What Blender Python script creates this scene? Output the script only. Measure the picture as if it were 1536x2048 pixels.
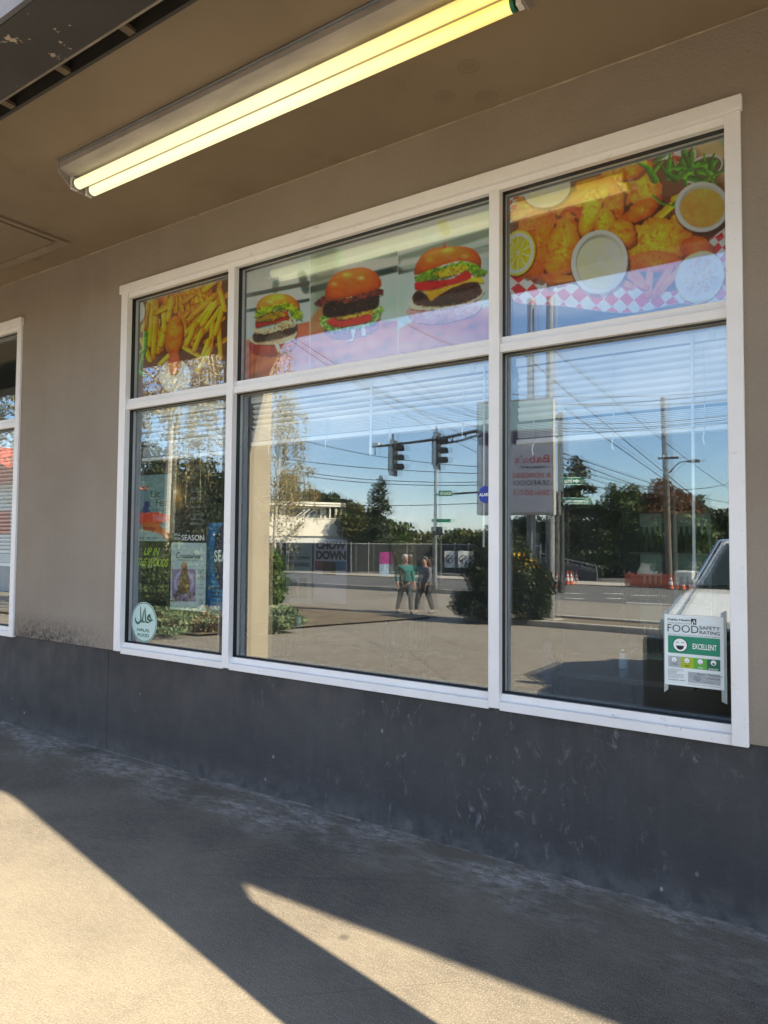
import bpy, bmesh, math, random
import numpy as np
from mathutils import Vector, Matrix
ORD = ['first','second','third','fourth','fifth','sixth','seventh','eighth','ninth','tenth','eleventh','twelfth','thirteenth','fourteenth','fifteenth','sixteenth']
random.seed(7); rng = np.random.default_rng(11)
for _o in list(bpy.data.objects): bpy.data.objects.remove(_o)
S = bpy.context.scene
C = S.collection
rad = math.radians

# ------------------------------------------------------------------ camera
# wall plane is y = 0, the street side is negative y, x runs along the shop front
F = 1420.0; PXC, PYC = 768.0, 1024.0            # focal length and centre in photo pixels (1536 x 2048)
CAM = np.array([0.0, -2.994, 1.42])
_yaw, _pit, _rol = rad(33.8), math.atan(60/1420), 0.008
LK = np.array([-math.sin(_yaw)*math.cos(_pit), math.cos(_yaw)*math.cos(_pit), math.sin(_pit)])
_R = np.cross(LK, [0, 0, 1]); _R /= np.linalg.norm(_R); _U = np.cross(_R, LK)
RT = _R*math.cos(_rol)+_U*math.sin(_rol); UP = _U*math.cos(_rol)-_R*math.sin(_rol)
cam = bpy.data.cameras.new('camera'); camo = bpy.data.objects.new('camera', cam); C.objects.link(camo)
cam.sensor_fit = 'VERTICAL'; cam.sensor_height = 24; cam.lens = 24*F/2048
cam.clip_start = 0.05; cam.clip_end = 3000
camo.matrix_world = Matrix(((RT[0], UP[0], -LK[0], CAM[0]), (RT[1], UP[1], -LK[1], CAM[1]), (RT[2], UP[2], -LK[2], CAM[2]), (0, 0, 0, 1)))
S.camera = camo
S.render.resolution_x = 768; S.render.resolution_y = 1024

# ------------------------------------------------------------------ light
SUN_AZ, SUN_EL = rad(12.4), rad(37.2)           # sun stands to the right (+x), a little in front of the wall (-y)
SD = Vector((math.cos(SUN_AZ)*math.cos(SUN_EL), -math.sin(SUN_AZ)*math.cos(SUN_EL), math.sin(SUN_EL)))
sl = bpy.data.lights.new('sun', 'SUN'); sl.energy = 5.0; sl.angle = rad(0.53); sl.color = (1.0, 0.82, 0.58)
so = bpy.data.objects.new('sun', sl); C.objects.link(so)
so.rotation_euler = SD.to_track_quat('Z', 'Y').to_euler()
W = bpy.data.worlds.new('World'); S.world = W; W.use_nodes = True
wt = W.node_tree; wt.nodes.clear()
wo = wt.nodes.new('ShaderNodeOutputWorld'); wb = wt.nodes.new('ShaderNodeBackground')
sky = wt.nodes.new('ShaderNodeTexSky'); sky.sky_type = 'NISHITA'; sky.sun_disc = False
sky.sun_elevation = SUN_EL; sky.sun_rotation = math.atan2(SD.x, SD.y)
sky.air_density = 1.0; sky.dust_density = 0.3; sky.ozone_density = 3.5
tc = wt.nodes.new('ShaderNodeTexCoord'); mp = wt.nodes.new('ShaderNodeMapping'); mp.inputs['Scale'].default_value = (1.2, 2.2, 7.0)
mp.inputs['Rotation'].default_value = (0, 0.15, 0.5)
nz = wt.nodes.new('ShaderNodeTexNoise'); nz.inputs['Scale'].default_value = 1.6; nz.inputs['Detail'].default_value = 7; nz.inputs['Distortion'].default_value = 0.6
cr = wt.nodes.new('ShaderNodeValToRGB'); cr.color_ramp.elements[0].position = 0.42; cr.color_ramp.elements[1].position = 0.78
cr.color_ramp.elements[1].color = (0.55, 0.55, 0.55, 1)
mx = wt.nodes.new('ShaderNodeMix'); mx.data_type = 'RGBA'
mx.inputs['B'].default_value = (7.5, 7.6, 8.0, 1)
wt.links.new(tc.outputs['Generated'], mp.inputs['Vector']); wt.links.new(mp.outputs[0], nz.inputs['Vector'])
wt.links.new(nz.outputs['Fac'], cr.inputs['Fac']); wt.links.new(cr.outputs['Color'], mx.inputs['Factor'])
wt.links.new(sky.outputs[0], mx.inputs['A']); wt.links.new(mx.outputs['Result'], wb.inputs['Color'])
wb.inputs['Strength'].default_value = 0.09
wt.links.new(wb.outputs[0], wo.inputs[0])
S.view_settings.view_transform = 'Standard'; S.view_settings.look = 'None'; S.view_settings.gamma = 1
S.view_settings.use_curve_mapping = False; S.view_settings.exposure = 2.12
S.render.engine = 'CYCLES'
S.cycles.caustics_reflective = False; S.cycles.caustics_refractive = False
S.cycles.max_bounces = 10; S.cycles.transparent_max_bounces = 16; S.cycles.sample_clamp_indirect = 6

# ------------------------------------------------------------------ geometry helpers
def ray(px, py): return LK*F + RT*(px-PXC) - UP*(py-PYC)
def P(px, py, y=0.0):                            # point of the plane at distance y behind the wall face
    d = ray(px, py); p = CAM + d*((y-CAM[1])/d[1]); return p
def VA(px, py, dep):                             # real street point whose mirror image is seen there at that distance
    p = CAM + ray(px, py)*dep/F; return Vector((p[0], -p[1], p[2]))
def VG(px, py, z):
    d = ray(px, py); p = CAM + d*(z-CAM[2])/d[2]; return Vector((p[0], -p[1], p[2]))
def gz(D):                                       # height of the ground at distance D out from the wall
    if D <= 3.2: return 0.0
    return -0.12 - 0.0435*(min(D, 17.0)-3.2)

class MB:
    """collects shapes and links them as one mesh object"""
    def __init__(s): s.v = []; s.f = []; s.mi = []; s.m = 0
    def add(s, vs, fs):
        b = len(s.v); s.v += [tuple(v) for v in vs]; s.f += [tuple(i+b for i in f) for f in fs]; s.mi += [s.m]*len(fs)
    def box(s, x0, x1, y0, y1, z0, z1, M=None):
        vs = [(x, y, z) for x in (x0, x1) for y in (y0, y1) for z in (z0, z1)]
        if M is not None: vs = [M @ Vector(v) for v in vs]
        s.add(vs, [(0, 1, 3, 2), (4, 6, 7, 5), (0, 4, 5, 1), (2, 3, 7, 6), (0, 2, 6, 4), (1, 5, 7, 3)]); return s
    def tube(s, pts, r, n=8, caps=True, r2=None):
        pts = [Vector(p) for p in pts]; k = len(pts); b = len(s.v)
        up = Vector((0, 0, 1)); prev = None
        for i, p in enumerate(pts):
            t = (pts[min(i+1, k-1)]-pts[max(i-1, 0)]).normalized()
            if prev is None:
                a = t.cross(up) if abs(t.dot(up)) < .95 else t.cross(Vector((1, 0, 0)))
            else: a = prev - t*prev.dot(t)
            a.normalize(); prev = a; c = t.cross(a)
            rr = (r[i] if isinstance(r, (list, tuple)) else (r if r2 is None else r+(r2-r)*i/(k-1)))
            for j in range(n):
                w = 2*math.pi*j/n; s.v.append(tuple(p + a*math.cos(w)*rr + c*math.sin(w)*rr))
        for i in range(k-1):
            for j in range(n):
                s.f.append((b+i*n+j, b+i*n+(j+1) % n, b+(i+1)*n+(j+1) % n, b+(i+1)*n+j)); s.mi.append(s.m)
        if caps:
            s.f.append(tuple(b+j for j in reversed(range(n)))); s.f.append(tuple(b+(k-1)*n+j for j in range(n))); s.mi += [s.m]*2
        return s
    def prism(s, poly, a, b, axis='y', M=None):      # polygon in the other two axes, extruded from a to b
        n = len(poly); vs = []
        for c in (a, b):
            for (p, q) in poly:
                v = {'y': (p, c, q), 'x': (c, p, q), 'z': (p, q, c)}[axis]
                vs.append(M @ Vector(v) if M is not None else v)
        s.add(vs, [tuple(range(n))[::-1], tuple(range(n, 2*n))] + [(i, (i+1) % n, n+(i+1) % n, n+i) for i in range(n)]); return s
    def lathe(s, prof, c, n=20, M=None):
        vs = []; k = len(prof)
        for (r, z) in prof:
            for j in range(n):
                w = 2*math.pi*j/n; v = Vector((c[0]+r*math.cos(w), c[1]+r*math.sin(w), c[2]+z)); vs.append(M @ v if M is not None else v)
        fs = [(i*n+j, i*n+(j+1) % n, (i+1)*n+(j+1) % n, (i+1)*n+j) for i in range(k-1) for j in range(n)]
        fs += [tuple(range(n))[::-1], tuple((k-1)*n+j for j in range(n))]
        s.add(vs, fs); return s
    def quad(s, a, b, c, d): s.add([a, b, c, d], [(0, 1, 2, 3)]); return s
    def build(s, name, m, parent=None, smooth=False, bevel=0, origin=None):
        me = bpy.data.meshes.new(name)
        og = Vector(origin) if origin is not None else Vector((0, 0, 0))
        me.from_pydata([tuple(Vector(v)-og) for v in s.v] if origin is not None else s.v, [], s.f)
        ms = m if isinstance(m, (list, tuple)) else [m]
        for q in ms: me.materials.append(q)
        if len(ms) > 1: me.polygons.foreach_set('material_index', s.mi)
        bm = bmesh.new(); bm.from_mesh(me); bmesh.ops.recalc_face_normals(bm, faces=bm.faces); bm.to_mesh(me); bm.free()
        if smooth: me.polygons.foreach_set('use_smooth', [True]*len(me.polygons))
        o = bpy.data.objects.new(name, me); C.objects.link(o); o.location = og
        if parent is not None: setp(o, parent)
        if bevel:
            b = o.modifiers.new('bevel', 'BEVEL'); b.width = bevel; b.segments = 2; b.limit_method = 'ANGLE'; b.angle_limit = rad(40)
        return o
def world_of(o):
    M = Matrix.Translation(o.location) @ o.rotation_euler.to_matrix().to_4x4()
    return (world_of(o.parent) @ M) if o.parent else M
def setp(o, parent):                             # shapes are written in world coordinates; keep them there under the parent
    o.parent = parent; o.matrix_parent_inverse = Matrix.Identity(4)
    o.matrix_local = world_of(parent).inverted() @ (Matrix.Translation(o.location) @ o.rotation_euler.to_matrix().to_4x4())
def tag(o, label=None, cat=None, group=None, kind=None):
    if label: o['label'] = label
    if cat: o['category'] = cat
    if group: o['group'] = group
    if kind: o['kind'] = kind
    return o
def thing(name, loc, label, cat, group=None, rz=0):
    o = bpy.data.objects.new(name, None); C.objects.link(o); o.location = loc; o.rotation_euler = (0, 0, rz)
    o.empty_display_size = .2
    return tag(o, label, cat, group)
def copy_tree(o, parent=None):
    c = o.copy(); C.objects.link(c)
    if parent is not None: c.parent = parent
    for ch in [q for q in bpy.data.objects if q.parent == o]: copy_tree(ch, c)
    return c

# ------------------------------------------------------------------ materials
def lin(c):                                      # sRGB 0..255 -> linear
    return tuple(((v/255)/12.92 if v/255 <= .04045 else ((v/255+.055)/1.055)**2.4) for v in c)
def mat(name, col, rough=.6, metal=0, var=0, vscale=4, bump=0, bscale=60, col2=None, spec=.5, detail=6, emit=None, alpha=None, stretch=None, coat=0):
    m = bpy.data.materials.new(name); m.use_nodes = True; nt = m.node_tree; b = nt.nodes['Principled BSDF']
    b.inputs['Base Color'].default_value = (*col, 1); b.inputs['Roughness'].default_value = rough; b.inputs['Metallic'].default_value = metal
    b.inputs['Specular IOR Level'].default_value = spec
    if coat: b.inputs['Coat Weight'].default_value = coat
    if emit: b.inputs['Emission Color'].default_value = (*emit[0], 1); b.inputs['Emission Strength'].default_value = emit[1]
    if var or bump:
        t = nt.nodes.new('ShaderNodeTexCoord'); mpn = nt.nodes.new('ShaderNodeMapping'); nt.links.new(t.outputs['Object'], mpn.inputs[0])
        if stretch: mpn.inputs['Scale'].default_value = stretch
    if var:
        n = nt.nodes.new('ShaderNodeTexNoise'); n.inputs['Scale'].default_value = vscale; n.inputs['Detail'].default_value = detail; n.inputs['Roughness'].default_value = .62
        nt.links.new(mpn.outputs[0], n.inputs['Vector'])
        r = nt.nodes.new('ShaderNodeValToRGB'); c2 = col2 or tuple(v*(1-var) for v in col)
        r.color_ramp.elements[0].position = .32; r.color_ramp.elements[1].position = .68
        r.color_ramp.elements[0].color = (*c2, 1); r.color_ramp.elements[1].color = (*(col if col2 else tuple(min(1, v*(1+var*.6)) for v in col)), 1)
        nt.links.new(n.outputs['Fac'], r.inputs['Fac']); nt.links.new(r.outputs['Color'], b.inputs['Base Color'])
    if bump:
        n2 = nt.nodes.new('ShaderNodeTexNoise'); n2.inputs['Scale'].default_value = bscale; n2.inputs['Detail'].default_value = 4
        nt.links.new(mpn.outputs[0], n2.inputs['Vector'])
        bp = nt.nodes.new('ShaderNodeBump'); bp.inputs['Strength'].default_value = bump; bp.inputs['Distance'].default_value = .01
        nt.links.new(n2.outputs['Fac'], bp.inputs['Height']); nt.links.new(bp.outputs[0], b.inputs['Normal'])
    return m
class NT:                                        # small node writer for the richer surfaces
    def __init__(s, name, rough=.7, spec=.3):
        s.m = bpy.data.materials.new(name); s.m.use_nodes = True; s.t = s.m.node_tree; s.b = s.t.nodes['Principled BSDF']
        s.b.inputs['Roughness'].default_value = rough; s.b.inputs['Specular IOR Level'].default_value = spec
        s.co = s.t.nodes.new('ShaderNodeTexCoord').outputs['Object']
    def L(s, a, b): s.t.links.new(a, b)
    def map(s, sc=(1, 1, 1), rot=(0, 0, 0), loc=(0, 0, 0)):
        n = s.t.nodes.new('ShaderNodeMapping'); n.inputs['Scale'].default_value = sc; n.inputs['Rotation'].default_value = rot; n.inputs['Location'].default_value = loc
        s.L(s.co, n.inputs[0]); return n.outputs[0]
    def noise(s, scale, detail=5, vec=None, rough=.6, dist=0):
        n = s.t.nodes.new('ShaderNodeTexNoise'); n.inputs['Scale'].default_value = scale; n.inputs['Detail'].default_value = detail
        n.inputs['Roughness'].default_value = rough; n.inputs['Distortion'].default_value = dist
        s.L(vec if vec is not None else s.co, n.inputs['Vector']); return n.outputs['Fac']
    def vor(s, scale, vec=None, feature='F1'):
        n = s.t.nodes.new('ShaderNodeTexVoronoi'); n.inputs['Scale'].default_value = scale; n.feature = feature
        s.L(vec if vec is not None else s.co, n.inputs['Vector']); return n.outputs['Distance']
    def ramp(s, x, a, b, inv=False):
        n = s.t.nodes.new('ShaderNodeMapRange'); n.inputs['From Min'].default_value = a; n.inputs['From Max'].default_value = b
        if inv: n.inputs['To Min'].default_value = 1; n.inputs['To Max'].default_value = 0
        s.L(x, n.inputs['Value']); return n.outputs['Result']
    def math(s, op, a, b):
        n = s.t.nodes.new('ShaderNodeMath'); n.operation = op
        for i, q in enumerate((a, b)):
            if isinstance(q, (int, float)): n.inputs[i].default_value = q
            else: s.L(q, n.inputs[i])
        return n.outputs[0]
    def axis(s, k):
        n = s.t.nodes.new('ShaderNodeSeparateXYZ'); s.L(s.co, n.inputs[0]); return n.outputs[k]
    def mix(s, fac, a, b):
        n = s.t.nodes.new('ShaderNodeMix'); n.data_type = 'RGBA'
        for key, q in (('Factor', fac), ('A', a), ('B', b)):
            if isinstance(q, tuple): n.inputs[key].default_value = (*q, 1) if len(q) == 3 else q
            elif isinstance(q, (int, float)): n.inputs[key].default_value = q
            else: s.L(q, n.inputs[key])
        return n.outputs['Result']
    def col(s, c): s.L(c, s.b.inputs['Base Color']); return s
    def rough(s, c): s.L(c, s.b.inputs['Roughness']); return s
    def bump(s, h, strength=.3, dist=.01):
        n = s.t.nodes.new('ShaderNodeBump'); n.inputs['Strength'].default_value = strength; n.inputs['Distance'].default_value = dist
        s.L(h, n.inputs['Height']); s.L(n.outputs[0], s.b.inputs['Normal']); return s

def stucco():
    n = NT('stucco', .9, .15)
    big = n.noise(.8, 4); st = n.noise(1.2, 5, n.map((3, 1, .35)))
    c = n.mix(n.ramp(big, .35, .65), (.290, .245, .195), (.350, .300, .245))
    c = n.mix(n.math('MULTIPLY', n.ramp(st, .5, .75), .35), c, (.25, .21, .165))
    fine = n.noise(260, 3); c = n.mix(n.math('MULTIPLY', n.ramp(fine, .35, .7), .3), c, (.20, .165, .13))
    # mildew stain just above the plinth, left of the window
    z = n.axis(2); x = n.axis(0)
    low = n.ramp(z, .70, .88, True); bell = n.math('MULTIPLY', n.ramp(x, -5.6, -5.2), n.ramp(x, -4.75, -4.2, True))
    mm = n.math('MULTIPLY', n.math('MULTIPLY', low, n.math('ADD', n.math('MULTIPLY', bell, .85), .12)), n.ramp(n.noise(34, 8, rough=.75), .36, .62))
    c = n.mix(mm, c, (.034, .034, .036))
    n.col(c); n.bump(n.math('ADD', n.noise(150, 3), n.math('MULTIPLY', n.noise(45, 3), .8)), .55, .004); return n.m
def plinth():
    n = NT('charcoal_wall_paint', .62, .35)
    c = n.mix(n.ramp(n.noise(1.1, 5), .3, .7), (.047, .0475, .051), (.066, .0655, .067))
    streak = n.ramp(n.noise(5, 5, n.map((2.2, 1, .3))), .52, .78); c = n.mix(n.math('MULTIPLY', streak, .4), c, (.09, .092, .098))
    top = n.ramp(n.axis(2), .48, .68); c = n.mix(n.math('MULTIPLY', n.math('MULTIPLY', top, n.ramp(n.noise(3, 5), .38, .6)), .6), c, (.024, .026, .028))
    x = n.axis(0); zone = n.math('MULTIPLY', n.ramp(x, -3.4, -1.6), n.ramp(n.noise(1.9, 2), .44, .60))
    sc = n.ramp(n.noise(16, 7, n.map((1.2, 1, .6), (0, .5, 0)), .75, .7), .565, .66)
    c = n.mix(n.math('MULTIPLY', n.math('MULTIPLY', sc, zone), .55), c, (.30, .32, .33))
    pat = n.ramp(n.noise(3.2, 6, n.map((1, 1, 1), (0, 0, 0), (5, 2, 1)), .65), .50, .60); c = n.mix(n.math('MULTIPLY', pat, .18), c, (.085, .085, .086))
    base_d = n.math('MULTIPLY', n.ramp(n.axis(2), .02, .14, True), n.ramp(n.noise(12, 6), .35, .6)); c = n.mix(n.math('MULTIPLY', base_d, .6), c, (.15, .145, .135))
    dots = n.ramp(n.vor(9, n.map((1, 1, .7))), .05, .08, True); pick = n.ramp(n.noise(4.2, 2), .54, .6)
    c = n.mix(n.math('MULTIPLY', n.math('MULTIPLY', dots, pick), .7), c, (.42, .44, .44))
    drip = n.math('MULTIPLY', n.ramp(n.noise(30, 2, n.map((1, 1, .06))), .68, .74), n.ramp(n.noise(1.5, 2), .5, .6))
    c = n.mix(n.math('MULTIPLY', drip, .5), c, (.02, .02, .022))
    n.col(c); n.rough(n.mix(n.ramp(n.noise(6, 4), .3, .7), (.5, .5, .5), (.8, .8, .8)))
    n.bump(n.math('ADD', n.noise(55, 4), n.math('MULTIPLY', n.noise(8, 3), 1.4)), .4, .006); return n.m
def concrete():
    n = NT('old_concrete', .88, .25)
    c = n.mix(n.ramp(n.noise(1.3, 6), .3, .7), (.166, .153, .120), (.222, .204, .160))
    c = n.mix(n.math('MULTIPLY', n.ramp(n.noise(4.5, 7, rough=.7), .5, .66), .45), c, (.135, .122, .10))
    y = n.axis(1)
    # grime and painted canopy shade along the wall, pale lime bloom close to it
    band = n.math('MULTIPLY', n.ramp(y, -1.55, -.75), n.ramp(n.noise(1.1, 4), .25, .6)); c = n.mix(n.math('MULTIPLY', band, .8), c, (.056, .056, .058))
    zone = n.ramp(n.math('ADD', y, n.math('MULTIPLY', n.noise(.9, 3), .6)), -.22, .12)
    sm = n.math('MULTIPLY', n.ramp(n.noise(2.6, 4, n.map((.7, 1.4, 1), (0, 0, -.3)), .6), .42, .60), n.ramp(n.noise(19, 8, n.map((.6, 1.3, 1), (0, 0, -.35)), .8, .15), .42, .60))
    c = n.mix(n.math('MULTIPLY', n.math('MULTIPLY', sm, zone), .85), c, (.46, .465, .47))
    c = n.mix(n.math('MULTIPLY', n.ramp(n.noise(30, 6, n.map((.6, 1.8, 1), (0, 0, .5)), .75), .42, .64), .22), c, (.30, .28, .235))
    sp = n.ramp(n.noise(120, 4), .48, .66); c = n.mix(n.math('MULTIPLY', sp, .42), c, (.13, .115, .1))
    sp2 = n.ramp(n.noise(170, 4), .50, .70); c = n.mix(n.math('MULTIPLY', sp2, .42), c, (.46, .41, .32))
    gum = n.ramp(n.vor(1.35, n.map((1, 1, 0))), .040, .055, True); c = n.mix(n.math('MULTIPLY', gum, .75), c, (.035, .034, .034))
    crack = n.ramp(n.vor(.62, n.mix(.12, n.map((1, 1.3, 0)), n.map((1, 1, 1))), 'DISTANCE_TO_EDGE'), .0, .0028, True)
    c = n.mix(n.math('MULTIPLY', n.math('MULTIPLY', n.math('MULTIPLY', crack, .5), n.ramp(n.noise(2, 2), .5, .56)), .7), c, (.05, .048, .045))
    n.col(c)
    fb = n.ramp(n.noise(30, 5, n.map((.3, 4, 1), (0, 0, .5)), .7), .42, .62)
    br = n.noise(38, 4, n.map((.35, 5, 1), (0, 0, .5))); n.bump(n.math('ADD', br, n.noise(120, 3)), .55, .005); return n.m
def asphalt(name, a, b):
    n = NT(name, .9, .2)
    c = n.mix(n.ramp(n.noise(.35, 6), .3, .7), a, b)
    c = n.mix(n.math('MULTIPLY', n.ramp(n.noise(26, 3), .5, .62), .7), c, tuple(v*2.3 for v in b))
    c = n.mix(n.math('MULTIPLY', n.ramp(n.noise(5, 6), .45, .7), .4), c, tuple(v*1.5 for v in b))
    c = n.mix(n.math('MULTIPLY', n.ramp(n.noise(18, 4), .55, .7), .5), c, tuple(v*.45 for v in a))
    ck = n.ramp(n.vor(.22, n.map((1, 1, 0)), 'DISTANCE_TO_EDGE'), 0, .006, True); c = n.mix(n.math('MULTIPLY', ck, .5), c, tuple(v*.4 for v in a))
    n.col(c); n.bump(n.noise(60, 3), .5, .01); return n.m
def soffit_mat():
    n = NT('tan_soffit_paint', .85, .2)
    c = n.mix(n.ramp(n.noise(1.2, 5), .3, .7), (.235, .185, .130), (.29, .232, .165))
    v = n.vor(5.5, n.mix(.1, n.map((1, 1, 0)), n.map((2, 2, 0)))); rg = n.math('MULTIPLY', n.ramp(v, .22, .30), n.ramp(v, .30, .36, True))
    zone = n.ramp(n.noise(1.4, 2), .48, .62); c = n.mix(n.math('MULTIPLY', n.math('MULTIPLY', rg, zone), .35), c, (.15, .115, .08))
    bl = n.math('MULTIPLY', n.ramp(v, .2, .26, True), zone); c = n.mix(n.math('MULTIPLY', bl, .35), c, (.165, .125, .085))
    sp = n.ramp(n.vor(7), .02, .03, True); c = n.mix(n.math('MULTIPLY', sp, n.ramp(n.noise(3, 2), .6, .65)), c, (.06, .045, .03))
    n.col(c); n.bump(n.math('ADD', n.noise(9, 4), n.math('MULTIPLY', n.noise(90, 2), .25)), .3, .006); return n.m
def beam_mat():
    n = NT('dark_peeling_paint', .6, .4)
    c = n.mix(n.ramp(n.noise(2, 4), .3, .7), (.035, .034, .034), (.052, .05, .048))
    pk = n.math('MULTIPLY', n.ramp(n.noise(22, 5, n.map((1, 1, 1)), .6), .63, .65), n.ramp(n.noise(3.2, 2), .52, .58))
    c = n.mix(pk, c, (.42, .36, .27)); n.col(c); n.bump(n.noise(30, 3), .2); return n.m
def frame_mat():
    n = NT('white_painted_aluminium', .42, .5)
    c = n.mix(n.ramp(n.noise(3, 5), .3, .7), (.80, .785, .775), (.88, .87, .865))
    c = n.mix(n.math('MULTIPLY', n.ramp(n.noise(10, 6, n.map((1, 1, 2)), .7), .62, .72), .35), c, (.33, .30, .26))
    c = n.mix(n.math('MULTIPLY', n.ramp(n.noise(45, 5), .68, .74), .45), c, (.30, .27, .24))
    n.col(c); n.bump(n.noise(22, 4), .22, .004); return n.m
def glass(name, base, edge, tint, film=.022):
    m = bpy.data.materials.new(name); m.use_nodes = True; t = m.node_tree; t.nodes.clear()
    o = t.nodes.new('ShaderNodeOutputMaterial'); mxs = t.nodes.new('ShaderNodeMixShader')
    tr = t.nodes.new('ShaderNodeBsdfTransparent'); tr.inputs[0].default_value = (*tint, 1)
    gl = t.nodes.new('ShaderNodeBsdfGlossy'); gl.inputs['Roughness'].default_value = 0.0; gl.inputs['Color'].default_value = (.86, .95, 1, 1)
    lw = t.nodes.new('ShaderNodeLayerWeight'); lw.inputs['Blend'].default_value = .5
    pw = t.nodes.new('ShaderNodeMath'); pw.operation = 'POWER'; pw.inputs[1].default_value = 3.5
    mr = t.nodes.new('ShaderNodeMapRange'); mr.inputs['To Min'].default_value = base; mr.inputs['To Max'].default_value = edge
    t.links.new(lw.outputs['Facing'], pw.inputs[0]); t.links.new(pw.outputs[0], mr.inputs['Value']); t.links.new(mr.outputs[0], mxs.inputs[0])
    t.links.new(tr.outputs[0], mxs.inputs[1]); t.links.new(gl.outputs[0], mxs.inputs[2])
    dm = t.nodes.new('ShaderNodeMixShader'); df = t.nodes.new('ShaderNodeBsdfDiffuse'); df.inputs[0].default_value = (.62, .60, .56, 1)
    dc = t.nodes.new('ShaderNodeTexCoord'); dp = t.nodes.new('ShaderNodeMapping'); dp.inputs['Scale'].default_value = (3.5, 1, .8); dn = t.nodes.new('ShaderNodeTexNoise'); dn.inputs['Scale'].default_value = 2.5; dn.inputs['Detail'].default_value = 9; dn.inputs['Roughness'].default_value = .7
    dr = t.nodes.new('ShaderNodeMapRange'); dr.inputs['From Min'].default_value = .35; dr.inputs['From Max'].default_value = .75; dr.inputs['To Min'].default_value = .002; dr.inputs['To Max'].default_value = film
    t.links.new(dc.outputs['Object'], dp.inputs[0]); t.links.new(dp.outputs[0], dn.inputs['Vector']); t.links.new(dn.outputs['Fac'], dr.inputs['Value']); t.links.new(dr.outputs[0], dm.inputs[0])
    t.links.new(mxs.outputs[0], dm.inputs[1]); t.links.new(df.outputs[0], dm.inputs[2]); t.links.new(dm.outputs[0], o.inputs[0])
    # slight waviness of the sheet
    tcn = t.nodes.new('ShaderNodeTexCoord'); nn = t.nodes.new('ShaderNodeTexNoise'); nn.inputs['Scale'].default_value = 1.3; nn.inputs['Detail'].default_value = 1
    bp = t.nodes.new('ShaderNodeBump'); bp.inputs['Strength'].default_value = .10; bp.inputs['Distance'].default_value = .004
    t.links.new(tcn.outputs['Object'], nn.inputs['Vector']); t.links.new(nn.outputs['Fac'], bp.inputs['Height']); t.links.new(bp.outputs[0], gl.inputs['Normal'])
    return m
def leafmat(name, a, b, sc=1.2, trans=.25):
    m = bpy.data.materials.new(name); m.use_nodes = True; t = m.node_tree; pb = t.nodes['Principled BSDF']
    pb.inputs['Roughness'].default_value = .55; pb.inputs['Specular IOR Level'].default_value = .35
    tcn = t.nodes.new('ShaderNodeTexCoord'); nn = t.nodes.new('ShaderNodeTexNoise'); nn.inputs['Scale'].default_value = sc*3; nn.inputs['Detail'].default_value = 4
    r = t.nodes.new('ShaderNodeValToRGB'); r.color_ramp.elements[0].position = .35; r.color_ramp.elements[1].position = .65
    r.color_ramp.elements[0].color = (*a, 1); r.color_ramp.elements[1].color = (*b, 1)
    t.links.new(tcn.outputs['Object'], nn.inputs['Vector']); t.links.new(nn.outputs['Fac'], r.inputs['Fac']); t.links.new(r.outputs[0], pb.inputs['Base Color'])
    tl = t.nodes.new('ShaderNodeBsdfTranslucent'); t.links.new(r.outputs[0], tl.inputs[0])
    ms = t.nodes.new('ShaderNodeMixShader'); ms.inputs[0].default_value = trans
    t.links.new(pb.outputs[0], ms.inputs[1]); t.links.new(tl.outputs[0], ms.inputs[2]); t.links.new(ms.outputs[0], t.nodes['Material Output'].inputs[0])
    return m
def clapboard(name, a, b, pitch=.16):
    n = NT(name, .7, .3); z = n.axis(2)
    f = n.math('FRACT', n.math('DIVIDE', z, pitch), 0); c = n.mix(n.ramp(f, 0, .12, True), a, b)
    n.col(c); n.bump(f, .6, .02); return n.m
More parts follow.
